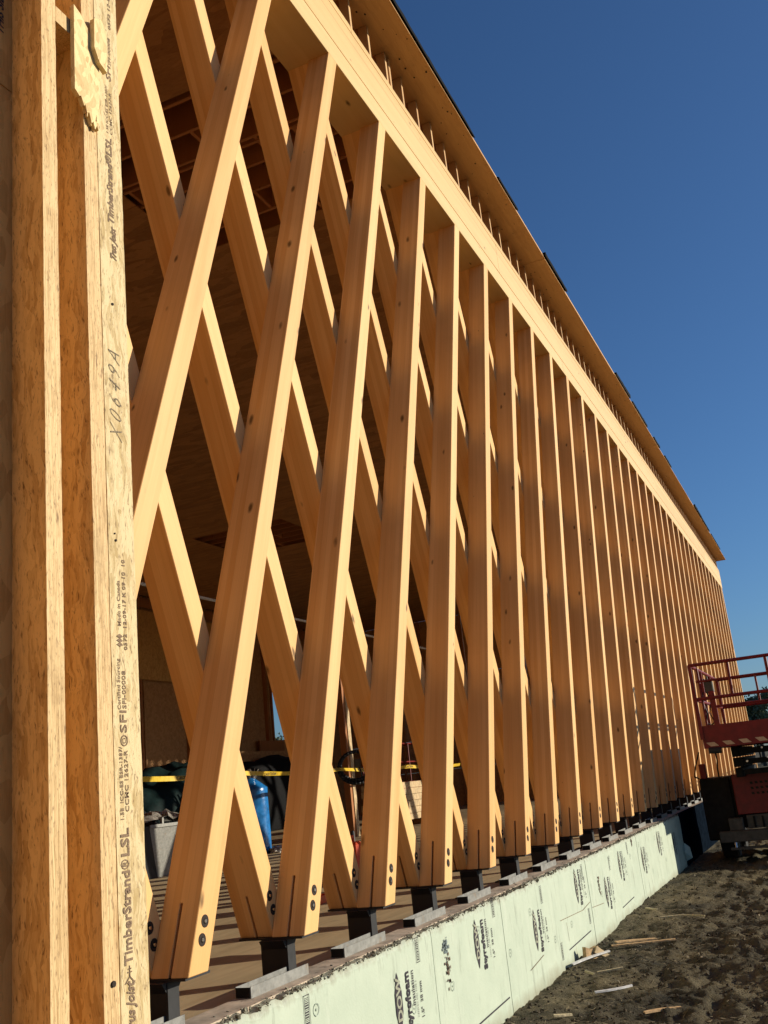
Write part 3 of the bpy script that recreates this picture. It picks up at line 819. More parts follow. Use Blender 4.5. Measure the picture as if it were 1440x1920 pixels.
for (a, b) in (((-1.150, 0.352), (-1.136, 0.364)), ((-1.136, 0.364), (-1.122, 0.352)), ((-1.136, 0.362), (-1.136, 0.384)), ((-1.143, 0.372), (-1.129, 0.372)), ((-1.141, 0.378), (-1.131, 0.378))):
    d = Vector((b[0] - a[0], 0, b[1] - a[1])).normalized(); p = Vector((-d.z, 0, d.x)) * 0.0012
    bm.faces.new([bm.verts.new(v) for v in (Vector((a[0], YT, a[1])) + p, Vector((b[0], YT, b[1])) + p, Vector((b[0], YT, b[1])) - p, Vector((a[0], YT, a[1])) - p)])
obj('emblem', bm, M_STAMP, STUD)
stamp_fit('1.5E  ICC-ES ESR-1387/', -1.139, 0.655, 0.80, 0.014, M_STAMP, 0.0002)
stamp_fit('CCMC 12627-R', -1.122, 0.672, 0.795, 0.016, M_STAMP, 0.0002)
bm = nb()
for rr in ((0.0115, 0.0092), (0.0058, 0.0042)):
    for k in range(20):
        t0, t1 = 2 * math.pi * k / 20, 2 * math.pi * (k + 1) / 20
        bm.faces.new([bm.verts.new((-1.131 + r * math.cos(t), YT, 0.815 + r * math.sin(t))) for r, t in ((rr[0], t0), (rr[0], t1), (rr[1], t1), (rr[1], t0))])
obj('emblem', bm, M_STAMP, STUD)
stamp_fit('SFI', -1.122, 0.83, 0.876, 0.030, M_STAMP, 0.0003)
stamp_fit('Certified Sourcing', -1.139, 0.878, 0.985, 0.014, M_STAMP, 0.0002)
stamp_fit('SFI-00008', -1.121, 0.880, 0.96, 0.017, M_STAMP, 0.0002)
bm = nb()
for k in range(3):
    cz = 1.015 + 0.009 * k
    bm.faces.new([bm.verts.new((-1.136 + p, YT, cz + q)) for p, q in ((-0.011, 0), (0, 0.006), (0.011, 0), (0, -0.004))])
obj('emblem', bm, M_STAMP, STUD)
stamp_fit('0572  12-09-17 K 09 10  10', -1.112, 1.005, 1.205, 0.015, M_STAMP, 0.0003)
stamp_fit('Made in Canada', -1.131, 1.055, 1.155, 0.014, M_STAMP, 0.0002)
stamp_fit('X 0 6 4 9 A', -1.106, 1.478, 1.70, 0.062, M_PENCIL, -0.0012, 0.5)
stamp_fit('Trus Joist', -1.106, 1.945, 2.035, 0.030, M_STAMP, 0.0008, 0.35)
stamp_fit('TimberStrand', -1.112, 2.045, 2.215, 0.030, M_STAMP, 0.0008, 0.1)
stamp_fit('\u00ae', -1.114, 2.217, 2.235, 0.032, M_STAMP, 0.0003)
stamp_fit('LSL', -1.112, 2.237, 2.29, 0.030, M_STAMP, 0.0008)
stamp_fit('1.5E ICC-ES ESR-1387/', -1.121, 2.30, 2.44, 0.012, M_STAMP, 0.0001)
stamp_fit('CCMC 12627-R', -1.106, 2.305, 2.43, 0.013, M_STAMP, 0.0001)
stamp_fit('SFI', -1.106, 2.465, 2.51, 0.024, M_STAMP, 0.0003)
stamp_fit('Certified Sourcing', -1.120, 2.515, 2.62, 0.012, M_STAMP, 0.0001)
stamp_fit('SFI-00008', -1.104, 2.515, 2.60, 0.014, M_STAMP, 0.0001)
stamp_fit('0572 12-09-17', -1.10, 2.63, 2.78, 0.014, M_STAMP, 0.0002)
# nail hole, knot marks and dirt on the studs
bm = nb()
for (px, pz, r) in ((-1.1265, 1.826, 0.0035), (-1.185, 0.36, 0.006), (-1.140, 1.245, 0.003), (-1.143, 1.26, 0.002)):
    tube(bm, (px, YL - 0.0035, pz), (px, YL - 0.001, pz), r, n=8)
obj('nail_hole', bm, M_CUP, STUD)
# print on the sheathing in the far-left bay
SHP = [o for o in sw.children if o.name.startswith('sheathing_panel')]
ysh = YL + 0.0880
for z, tx in ((0.80, 'APA'), (1.95, 'APA'), (1.30, 'ARBEC')):
    for k, (s_, off, t2) in enumerate(((0.05, 0.0, tx), (0.022, 0.035, 'RATED SHEATHING'), (0.022, 0.062, 'EXPOSURE 1'), (0.03, 0.10, '7/16'))):
        font_obj('stamp', t2, s_, M_INKBR, SHP[0], (-1.50 + off, ysh, z), R_UP, 0, 0.0004)
for z in (2.44,):
    for k in range(5):
        font_obj('stamp', 'THIS SIDE DOWN', 0.03, M_INK, SHP[1], (-1.50 + 0.03 * k, ysh, z), R_UP, 0.2, 0.0008)

# ------------------------------------------------------------------ back of the hall
bw = thing('back_wall', 'shaded back wall of the hall with studs, board band and one window gap', 'wall', (0, YB, 0))
OPX0, OPX1, OPZ0, OPZ1 = 29.1, 32.3, 2.75, 5.7
def bwbox(nm, m, x0, x1, y0, y1, z0, z1):
    bm = nb(); box(bm, x0, x1, y0, y1, z0, z1); return obj(nm, bm, m, bw)
for q in ((XS - .3, OPX0, -0.5, 7.75), (OPX1, XE + .1, -0.5, 7.75), (OPX0, OPX1, -0.5, OPZ0), (OPX0, OPX1, OPZ1, 7.75)):
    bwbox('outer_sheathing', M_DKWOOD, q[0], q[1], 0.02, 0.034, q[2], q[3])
px = XS
while px < XE - 0.1:                                               # inner boards in rows
    x1 = min(px + 2.44, XE)
    for z0, z1 in ((-0.4, 0.75), (0.75, 1.95), (1.95, 2.85), (2.85, 4.57), (4.57, 5.7), (5.7, 7.19)):
        segs = [(px, x1)]
        if z0 >= OPZ0 - .01 and z1 <= OPZ1 + .01:
            segs = []
            if px < OPX0: segs.append((px, min(x1, OPX0)))
            if x1 > OPX1: segs.append((max(px, OPX1), x1))
        for a, b in segs:
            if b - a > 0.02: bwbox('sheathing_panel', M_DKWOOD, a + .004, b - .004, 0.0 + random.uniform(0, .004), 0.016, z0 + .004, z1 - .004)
    px = x1
px = XS + 0.4
while px < XE:
    if not (OPX0 - 0.3 < px < OPX1 + 0.0):
        bwbox('stud', M_TRUSS_SHADE, px, px + 0.09, -0.14, -0.002, -0.2, 7.18)
        bwbox('stud', M_DKWOOD, px + 0.20, px + 0.29, -0.10, -0.002, -0.2, 7.18)
    px += 2.44
px = XS
while px < 26.0:                                                   # plywood band
    bwbox('band_panel', M_OSB, px + .003, min(px + 2.44, 26.0) - .003, -0.156, -0.142, 4.60, 6.72); px += 2.44
bwbox('opening_sill', M_TRUSS_SHADE, 27.9, 29.6, -0.20, -0.143, 2.30, 2.80)
bwbox('jamb', M_TRUSS_SHADE, OPX0 - 0.09, OPX0 - 0.002, -0.14, 0.016, 2.81, 5.7)
bwbox('ledger', M_TRUSS_SHADE, XS, XE, -0.16, -0.143, 6.80, 7.1)
# end walls of the hall
for x, nm, lab in ((XE + 0.07, 'end_wall', 'shaded far end wall of the hall behind the lattice'), (XS - 0.25, 'end_wall', 'near end wall of the hall beyond the strand lumber wall')):
    t = thing(nm, lab, 'wall', (x, 0, 0))
    py = 0.42
    while py < YB:
        y1 = min(py + 2.44, YB)
        for z0, z1 in ((-0.4, 1.2), (1.2, 2.42), (2.42, 4.8), (4.8, 7.19)):
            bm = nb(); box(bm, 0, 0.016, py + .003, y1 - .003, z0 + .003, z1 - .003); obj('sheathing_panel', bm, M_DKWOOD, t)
        for q in range(4):
            bm = nb(); s_ = -1 if x > 0 else 1
            box(bm, min(s_ * 0.003, s_ * 0.14), max(s_ * 0.003, s_ * 0.14), py + q * .61, py + q * .61 + .04, -0.2, 7.18); obj('stud', bm, M_TRUSS_SHADE, t)
        py = y1
    bm = nb(); v = [bm.verts.new((0.004, a, b)) for a, b in ((0.42, 7.192), (16.0, 7.192), (16.0, 7.54), (8.0, 9.29), (0.42, 7.62))]; w_ = [bm.verts.new(q.co + Vector((0.012, 0, 0))) for q in v]
    bm.faces.new(v); bm.faces.new(w_[::-1])
    for k in range(5): bm.faces.new((v[k], v[(k + 1) % 5], w_[(k + 1) % 5], w_[k]))
    obj('gable_panel', bm, M_DKWOOD, t)

# ------------------------------------------------------------------ things standing in the hall
C0 = Vector((-2.8257, -2.6222, 0.6602))
def at(ry, dx, rz):                                                # point from depth y and slopes
    k = ry - C0.y
    return Vector((C0.x + dx * k, ry, C0.z + rz * k))

# slanted grey sheet metal bin with a black side and crumpled plastic in it
t = thing('metal_bin', 'grey sheet metal bin with a slanting black side and crumpled plastic on top', 'bin', (9.2, 6.95, FLOOR_Z))
bm = nb()
a = [(0.28, -0.35, 0), (1.6, -0.35, 0), (1.8, -0.45, 0.72), (0.0, -0.45, 0.72)]; b = [(0.28, 0.35, 0), (1.6, 0.35, 0), (1.8, 0.45, 0.72), (0.0, 0.45, 0.72)]
va = [bm.verts.new(p) for p in a]; vb = [bm.verts.new(p) for p in b]
bm.faces.new(va); bm.faces.new(vb[::-1]); bm.faces.new((va[0], vb[0], vb[1], va[1])); bm.faces.new((va[1], vb[1], vb[2], va[2]))
obj('body', bm, M_STEEL, t)
bm = nb()
v = [bm.verts.new(p) for p in ((0.27, -0.36, 0), (0.27, 0.36, 0), (-0.012, 0.46, 0.72), (-0.012, -0.46, 0.72), (-0.20, -0.40, 0.0), (-0.20, 0.36, 0), (-0.34, 0.42, 0.72), (-0.34, -0.42, 0.72))]
for q in ((0, 1, 2, 3), (4, 7, 6, 5), (3, 2, 6, 7), (0, 3, 7, 4), (1, 5, 6, 2), (0, 4, 5, 1)): bm.faces.new([v[i] for i in q])
obj('side_panel', bm, M_BLACK, t)
bm = nb()
box(bm, 0.0, 1.8, -0.47, -0.452, 0.69, 0.735); box(bm, 0.32, 0.36, -0.44, -0.40, 0.73, 0.82); box(bm, 1.2, 1.24, -0.44, -0.40, 0.73, 0.82); obj('rim', bm, M_STEEL, t)
bm = nb()
n_ = 16; g = []
for i in range(n_ + 1):
    row = []
    for j in range(9):
        u = i / n_; w_ = j / 8
        z = 0.75 + 0.14 * math.sin(math.pi * u) * (0.5 + 0.5 * math.sin(math.pi * w_)) + 0.09 * noise.noise((u * 9, w_ * 9, 3)) + 0.05 * noise.noise((u * 20, w_ * 20, 3))
        row.append(bm.verts.new((-0.3 + 1.9 * u, -0.40 + 0.8 * w_, z)))
    g.append(row)
for i in range(n_):
    for j in range(8): bm.faces.new((g[i][j], g[i + 1][j], g[i + 1][j + 1], g[i][j + 1]))
o = obj('plastic_sheet', bm, M_FOIL); o.location = (9.2, 6.95, FLOOR_Z)
tag(o, 'crumpled clear plastic sheet heaped in the grey metal bin', 'plastic sheet')

def blob_heap(name, mat, loc, sx, sy, sz, label, cat, seed=0, rough=0.14):
    bm = nb(); bmesh.ops.create_icosphere(bm, subdivisions=4, radius=1)
    for v in bm.verts:
        p = v.co.copy(); k = 1 + rough * noise.noise(p * 2.2 + Vector((seed, 0, 0))) + rough * 0.5 * noise.noise(p * 6 + Vector((0, seed, 0)))
        v.co = Vector((p.x * sx * k, p.y * sy * k, max(0.0, (p.z * 0.72 + 0.28)) * sz * k))
    o = obj(name, bm, mat, smooth=True); o.location = loc
    return tag(o, label, cat)
blob_heap('tarpaulin_heap', M_GREEN, (13.6, 8.9, FLOOR_Z), 2.4, 0.8, 1.75, 'dark green tarpaulin draped over a heap behind the metal bin', 'tarpaulin', 3)
blob_heap('tarpaulin_heap', M_BLACK, (10.2, 8.0, FLOOR_Z), 1.0, 0.7, 1.15, 'low black tarpaulin heap beside the metal bin', 'tarpaulin', 8)

# blue polythene-wrapped upright roll
t = thing('wrapped_roll', 'upright roll wrapped in shiny blue polythene tied at the top', 'roll', (13.2, 7.25, FLOOR_Z))
bm = nb(); rings = []
for j in range(22):
    z = 1.34 * j / 21; r0 = 0.31 if j < 19 else 0.31 - 0.08 * (j - 18)
    ring = []
    for k in range(28):
        th = 2 * math.pi * k / 28
        r = r0 * (1 + 0.05 * noise.noise((math.cos(th) * 3, math.sin(th) * 3, z * 2.2)) + 0.03 * noise.noise((math.cos(th) * 9, math.sin(th) * 9, z * 7)))
        ring.append(bm.verts.new((r * math.cos(th), r * math.sin(th), z)))
    rings.append(ring)
for p, q in zip(rings, rings[1:]):
    for k in range(28): bm.faces.new((p[k], p[(k + 1) % 28], q[(k + 1) % 28], q[k]))
bm.faces.new(rings[-1]); bm.faces.new(rings[0][::-1])
obj('wrap', bm, M_BLUE, t, smooth=True)
bm = nb()
for k in range(22):
    th = random.uniform(0, 6.28); rr = random.uniform(0, .09)
    bar(bm, (rr * math.cos(th), rr * math.sin(th), 1.30), (2.6 * rr * math.cos(th), 2.6 * rr * math.sin(th), 1.46 + random.uniform(-.06, .06)), 0.03, 0.006)
obj('tied_top', bm, M_FOIL, t)
blob_heap('plastic_scrap', M_FOIL, (13.3, 6.8, FLOOR_Z), 0.22, 0.14, 0.10, 'crumpled clear plastic at the foot of the blue roll', 'plastic scrap', 5, 0.4)

# caution tape across the hall
t = thing('caution_tape', 'yellow caution tape with black lettering stretched through the hall', 'tape', (0, 6.0, 0))
bm = nb(); P = []
n_ = 120
for k in range(n_ + 1):
    x = 7.6 + 13.5 * k / n_
    z = 1.17 - 0.035 * math.sin(math.pi * ((x - 7.6) % 3.4) / 3.4) - 0.006 * (x - 8)
    tw = 0.5 * math.sin(x * 1.4) + 0.25 * noise.noise((x, 0, 0))
    dv = Vector((0, math.sin(tw), math.cos(tw))) * 0.035
    P.append((bm.verts.new(Vector((x, 0, z)) + dv), bm.verts.new(Vector((x, 0, z)) - dv)))
for p, q in zip(P, P[1:]): bm.faces.new((p[0], q[0], q[1], p[1]))
obj('ribbon', bm, M_YEL, t)
for k in range(11):
    x = 8.0 + 1.2 * k
    z = 1.17 - 0.035 * math.sin(math.pi * ((x + .3 - 7.6) % 3.4) / 3.4) - 0.006 * (x - 8)
    tw = 0.5 * math.sin((x + .3) * 1.4)
    Rm = Matrix.Rotation(-tw, 3, 'X') @ R_FLAT
    off = Rm @ Vector((0, -0.022, 0.012))
    font_obj('lettering', 'CAUTION', 0.068, M_INK, t, Vector((x, 0, z)) + off, Rm, 0, 0.001, sx=1.3)

t = thing('conduit', 'pale thin pipe running level through the dark hall at mid height', 'pipe', (0, 8.0, 0))
bm = nb(); tube(bm, (10.0, 0, 4.62), (27.0, 0, 4.62), 0.03); obj('pipe', bm, M_WHITE, t)
bm = nb()
for xx in (11.0, 15.0, 19.0, 23.0, 26.5): tube(bm, (xx, 0, 4.65), (xx, 0, 7.17), 0.008, n=5)
tag(obj('hangers', bm, M_GREY, t), kind='stuff')

# lone timber posts and lumber
t = thing('prop_post', 'pale upright timber prop standing alone in the hall', 'post', (16.68, 6.9, FLOOR_Z))
bm = nb(); box(bm, -0.07, 0.07, -0.07, 0.07, 0, 7.38); obj('shaft', bm, M_LUMB, t)
bm = nb(); box(bm, -0.17, -0.075, -0.05, 0.09, 0, 7.38); obj('side_piece', bm, M_TRUSS_SHADE, t)
t = thing('prop_post', 'dark upright prop behind the steel brackets near the back wall', 'post', (11.4, 12.6, FLOOR_Z))
bm = nb(); box(bm, -0.10, 0.10, -0.07, 0.07, 0, 7.39); obj('shaft', bm, M_TRUSS_SHADE, t)

# dark hoop hanging by the prop
t = thing('hose_coil', 'loose coil of black hose hanging by the pale prop', 'hose', (15.1, 6.0, 1.15), -1.15)
for dz, rx, rz in ((0, 0.33, 0.30), (0.03, 0.30, 0.27)):
    bm = nb(); pts = [(rx * math.cos(k * math.pi / 16), 0.02 * math.sin(k), rz * math.sin(k * math.pi / 16) + dz) for k in range(33)]
    path_tube(bm, pts, 0.035, 8); obj('loop', bm, M_BLACK, t, smooth=True)
bm = nb(); box(bm, -0.02, 0.10, -0.03, 0.0, 0.0, 0.16); obj('grip', bm, M_GREY, t)
t = thing('steel_rod', 'thin steel rod leaning by the hose coil', 'rod', (15.3, 5.9, FLOOR_Z))
bm = nb(); tube(bm, (0.2, 0, 0), (-0.05, 0.1, 1.5), 0.014); obj('rod', bm, M_GREY, t)

t = thing('lumber_stack', 'stack of pale sawn beams seen between the lattice members', 'lumber', (19.4, 6.6, FLOOR_Z))
for r in range(6):
    for c in range(2):
        bm = nb(); box(bm, -1.6 + random.uniform(-.1, .1), 1.6 + random.uniform(-.1, .1), c * 0.31, c * 0.31 + 0.30, 0.16 + r * 0.142, 0.16 + r * 0.142 + 0.136)
        obj('beam', bm, M_LUMB, t, bevel=0.004)
for xx in (-1.2, 1.1):
    bm = nb(); box(bm, xx, xx + .1, 0, 0.62, 0, 0.157); obj('bearer', bm, M_DKWOOD, t)

# red lift deeper in the hall (guard rails and chassis)
t = thing('indoor_lift', 'dark red scissor lift with thin rails parked inside beyond the lumber stack', 'lift', (24.2, 9.2, FLOOR_Z))
bm = nb(); box(bm, -1.2, 1.2, -0.4, 0.4, 0.25, 0.62); obj('chassis', bm, M_RED, t, bevel=0.01)
bm = nb(); box(bm, -1.2, 1.2, -0.38, 0.38, 0.85, 1.05); obj('platform', bm, M_RED, t, bevel=0.01)
bm = nb(); box(bm, -1.0, 1.0, -0.3, 0.3, 0.622, 0.848); obj('scissor_stack', bm, M_DKGREY, t)
for z in (1.6, 2.12):
    bm = nb()
    for p0, p1 in (((-1.2, -.38, z), (1.2, -.38, z)), ((1.2, -.38, z), (1.2, .38, z)), ((1.2, .38, z), (-1.2, .38, z)), ((-1.2, .38, z), (-1.2, -.38, z))): tube(bm, p0, p1, 0.022)
    obj('rail', bm, M_RED, t)
bm = nb()
for xx in (-1.2, -0.4, 0.4, 1.2):
    for yy in (-.38, .38): tube(bm, (xx, yy, 1.05), (xx, yy, 2.12), 0.022)
obj('uprights', bm, M_RED, t)
for xx in (-0.85, 0.85):
    for yy in (-.36, .36):
        bm = nb(); tube(bm, (xx, yy - .07, 0.25), (xx, yy + .07, 0.25), 0.25, n=18); obj('wheel', bm, M_TYRE, t)

# small orange plastic things on the floor
t = thing('fuel_can', 'orange plastic fuel can on the floor behind the third pair of feet', 'fuel can', (7.78, 2.62, FLOOR_Z), 0.3)
bm = nb(); box(bm, -0.16, 0.16, -0.10, 0.10, 0, 0.34); obj('body', bm, M_ORANGE, t, bevel=0.03)
bm = nb(); box(bm, -0.10, 0.10, -0.02, 0.02, 0.38, 0.41); box(bm, -0.10, -0.07, -0.02, 0.02, 0.335, 0.381); box(bm, 0.07, 0.10, -0.02, 0.02, 0.335, 0.381); obj('handle', bm, M_ORANGE, t)
bm = nb(); tube(bm, (0.11, 0, 0.335), (0.15, 0, 0.45), 0.03, 0.02); obj('spout', bm, M_BLACK, t)
t = thing('plastic_tray', 'shallow orange plastic tray on the floor behind the second bracket', 'tray', (5.08, 1.72, FLOOR_Z), 0.2)
bm = nb(); box(bm, -0.16, 0.16, -0.11, 0.11, 0.001, 0.012); obj('base', bm, M_ORANGE, t)
for nm, q in (('rim', (-0.17, 0.17, -0.12, -0.11)), ('rim', (-0.17, 0.17, 0.11, 0.12)), ('rim', (-0.17, -0.16, -0.11, 0.11)), ('rim', (0.16, 0.17, -0.11, 0.11))):
    bm = nb(); box(bm, *q, 0.001, 0.06); obj(nm, bm, M_ORANGE, t)
# black heap added to keep the area under the opening dark, boards on top
blob_heap('tarpaulin_heap', M_FELT, (26.9, 14.7, FLOOR_Z), 4.0, 0.8, 2.35, 'tall black tarpaulin heap added as dark fill behind the blue roll, below the window gap', 'tarpaulin', 14, 0.06)
t = thing('board_pile', 'few brown boards lying on the tall black heap under the window gap', 'boards', (27.4, 15.3, FLOOR_Z + 2.2))
for k in range(3):
    bm = nb(); box(bm, -2.6 + k * .3, 1.0 + k * .5, -0.22 + .05 * k, 0.20, 0.13 * k + 0.002, 0.13 * k + 0.12); obj('board', bm, M_DKWOOD, t)

# ------------------------------------------------------------------ scissor lift outside
LX, LY0, LY1 = 13.09, -0.81, -2.60
lift = thing('scissor_lift', 'red rough terrain scissor lift with guard rails parked beside the foundation', 'lift', (LX, LY0, GZ))
def lb(nm, m, x0, x1, y0, y1, z0, z1, bevel=0.0, label=None):
    bm = nb(); box(bm, x0 - LX, x1 - LX, y0 - LY0, y1 - LY0, z0 - GZ, z1 - GZ)
    o = obj(nm, bm, m, lift, bevel=bevel)
    if label: o['label'] = label
    return o
def lt(nm, m, segs, r, n=8):
    bm = nb()
    for p0, p1 in segs:
        tube(bm, Vector(p0) - Vector((LX, LY0, GZ)), Vector(p1) - Vector((LX, LY0, GZ)), r, n=n)
    return obj(nm, bm, m, lift)
ZD = 1.10; ZR = 2.02; XR = 17.05
lb('deck', M_DKGREY, LX + .03, XR - .03, LY1 + .03, LY0 - .03, 0.86, 0.90)
ENDP = lb('toe_board', M_RED, LX, LX + 0.03, LY1, LY0, 0.765, ZD)
lb('toe_board', M_RED, XR - .03, XR, LY1, LY0, 0.765, ZD)
lb('toe_board', M_RED, LX + .031, XR - .031, LY0 - 0.03, LY0, 0.765, ZD); lb('toe_board', M_RED, LX + .031, XR - .031, LY1, LY1 + 0.03, 0.765, ZD)
bm = nb()
y = LY0 - 0.10
while y > LY1 + 0.1:
    pts = [(y, 0.79), (y - 0.12, 0.79), (y - 0.06, 0.85), (y + 0.06, 0.85)]
    bm.faces.new([bm.verts.new((-0.0025, p - LY0, q - GZ)) for p, q in pts]); y -= 0.235
tag(obj('hazard_stripes', bm, M_CREAM, lift), kind='stuff')
for z in (ZR, 1.50):
    for p0, p1 in (((LX, LY0, z), (LX, LY1, z)), ((LX, LY1, z), (XR, LY1, z)), ((XR, LY1, z), (XR, LY0, z)), ((XR, LY0, z), (LX, LY0, z))):
        lt('rail', M_RED, [(p0, p1)], 0.026)
lt('rail', M_RED, [((LX + .02, LY0 - .05, 1.765), (LX + .02, LY1, 1.765))], 0.018)
lt('rail', M_RED, [((LX + .02, LY0 - .26, 1.365), (LX + .02, LY1, 1.365))], 0.018)
for p in ((LX, LY0), (LX, LY1), (XR, LY0), (XR, LY1), (LX + 1.3, LY0), (LX + 2.6, LY0), (LX + 1.3, LY1), (LX + 2.6, LY1)):
    bm = nb(); box(bm, p[0] - LX - .026, p[0] - LX + .026, p[1] - LY0 - .026, p[1] - LY0 + .026, 0.9 - GZ, ZR - GZ - .001); obj('upright', bm, M_RED, lift)
lt('upright', M_RED, [((LX + .02, -1.36, 1.50), (LX + .02, -1.37, ZR))], 0.024)
lt('upright', M_RED, [((LX + .02, -1.73, 1.365), (LX + .02, -1.73, 1.765))], 0.016)
lt('upright', M_RED, [((LX + .02, -1.92, 1.50), (LX + .02, -1.92, ZR))], 0.024)
lb('upright', M_RED, LX + .0, LX + .06, -1.10, -1.02, ZD, 1.60)
lt('upright', M_RED, [((LX + .03, -0.91, ZD), (LX + .03, -0.91, 1.97))], 0.018)
lb('control_box', M_GREY, LX + .02, LX + 0.16, -1.10, -0.97, 1.58, 1.75, 0.01, 'small grey control box with levers on the rail')
lt('joystick', M_BLACK, [((LX + .06, -1.03, 1.75), (LX + .06, -1.03, 1.83)), ((LX + .1, -0.99, 1.75), (LX + .1, -0.98, 1.80))], 0.012)
bm = nb()
for s in (0, 1):
    pts = [Vector((0.04, -0.13 - .05 * s, 1.60 - GZ)), Vector((0.05, -0.10 - .12 * s, 1.45 - GZ)), Vector((0.03, -0.14 - .03 * s, 1.28 - GZ)), Vector((0.03, -0.10 - .12 * s, 1.14 - GZ)), Vector((0.05, -0.16, 1.10 - GZ))]
    path_tube(bm, pts, 0.009, 6)
obj('control_cable', bm, M_BLACK, lift)
lt('corner_roller', M_BLACK, [((LX + .02, LY0 - 0.06, 0.735), (LX + .02, LY0 - 0.24, 0.725))], 0.05, 12)
# folded scissor arms
for k, (z0, z1) in enumerate(((0.60, 0.752), (0.445, 0.585), (0.29, 0.43))):
    for yy in (-1.18, -2.18):
        lb('scissor_arm', M_DKGREY, LX + 0.70 + .05 * k, XR - 0.2, yy - 0.05 - .03 * (k % 2), yy + 0.06, z0, z1, 0.006)
    lb('cross_tube', M_DKGREY, LX + 0.69 + .05 * k, LX + 0.80 + .05 * k, -2.12, -1.24, z0 + .03, z1 - .03)
for yy, zz in ((-1.33, 0.52), (-1.58, 0.70), (-1.64, 0.55)):
    lt('pivot_pin', M_BOLT, [((LX + .675, yy, zz), (LX + .70, yy, zz))], 0.017)
LB = LX + 1.30
# chassis with red vented cover
lb('chassis', M_DKGREY, LB + 0.10, XR - 0.1, -2.35, -0.95, -0.50, 0.26, 0.01)
lb('engine_cover', M_RED, LB + 0.01, LB + 0.099, -2.28, -0.99, -0.29, 0.33, 0.008, 'red engine cover with rows of vent holes')
bm = nb()
for r_ in range(3):
    for c in range(11):
        yy = -1.26 - c * 0.075; zz = 0.16 - r_ * 0.08
        bm.faces.new([bm.verts.new((LB + 0.0075 - LX, yy - LY0 + a, zz - GZ + b)) for a, b in ((0, 0), (-0.042, 0), (-0.032, 0.036), (0.008, 0.036))])
tag(obj('vent_holes', bm, M_CUP, lift), kind='stuff')
lb('lower_panel', M_GREY, LB + 0.03, LB + 0.099, -2.28, -1.10, -0.51, -0.305, 0.005)
for c in range(7):
    yy = -1.20 - c * 0.13; lb('panel_rib', M_DKGREY, LB + 0.012, LB + 0.0295, yy - 0.03, yy, -0.50, -0.33)
lb('bumper', M_GREY, LB - 0.13, LB + 0.02, -2.5, -0.66, -0.69, -0.52, 0.012, 'worn grey steel bumper across the front')
lb('bumper_bracket', M_GREY, LB - 0.09, LB + 0.02, -1.05, -0.83, -0.518, -0.33, 0.01)
lt('reflector', M_RED, [((LB - .145, -1.55, -0.60), (LB - .131, -1.55, -0.60))], 0.05, 14)
lt('tow_eye', M_BOLT, [((LB - .12, -0.88, -0.80), (LB - .09, -0.88, -0.691))], 0.03, 10)
lb('step', M_GREY, LB - 0.15, LB - 0.05, -1.75, -0.80, -0.80, -0.765)
# hydraulic tank box at the left flank, with red filler and hoses
lb('hydraulic_tank', M_DKGREY, LB + 0.10, LB + 1.1, -0.945, -0.47, -0.66, 0.30, 0.02, 'dark box shaped tank on the flank')
lb('tank_filler', M_RED, LB + 0.15, LB + 0.26, -0.60, -0.50, 0.301, 0.54, 0.01)
for pts in ([(0.05, 0.10, 0.72), (0.35, 0.22, 0.52), (0.9, 0.33, 0.36), (1.45, 0.30, 0.29)], [(0.05, -0.14, 0.72), (0.5, -0.10, 0.58), (0.9, -0.04, 0.46), (1.45, 0.02, 0.30)]):
    bm = nb(); path_tube(bm, [Vector((p[0], p[1], p[2] - GZ)) for p in pts], 0.012, 6); obj('hydraulic_hose', bm, M_BLACK, lift)
for xx in (LB + 0.75, XR - 0.6):
    for yy in (-0.72, -2.45):
        w_ = thing('wheel', None, None); w_.parent = lift; w_.location = (xx - LX, yy - LY0, -0.60 - GZ)
        bm = nb(); n_ = 28; prof = [(-0.13, 0.24), (-0.13, 0.36), (-0.10, 0.39), (0.10, 0.39), (0.13, 0.36), (0.13, 0.24)]; R_ = []
        for k in range(n_):
            th = 2 * math.pi * k / n_; R_.append([bm.verts.new((r * math.cos(th) * (1 + .02 * (k % 2)), y_, r * math.sin(th) * (1 + .02 * (k % 2)))) for y_, r in prof])
        for k in range(n_):
            p, q = R_[k], R_[(k + 1) % n_]
            for j in range(len(prof) - 1): bm.faces.new((p[j], q[j], q[j + 1], p[j + 1]))
        obj('tyre', bm, M_TYRE, w_)
        bm = nb(); tube(bm, (0, -0.12, 0), (0, 0.12, 0), 0.242, n=20); tube(bm, (0, -0.135, 0), (0, 0.135, 0), 0.08, n=12); obj('rim', bm, M_GREY, w_)

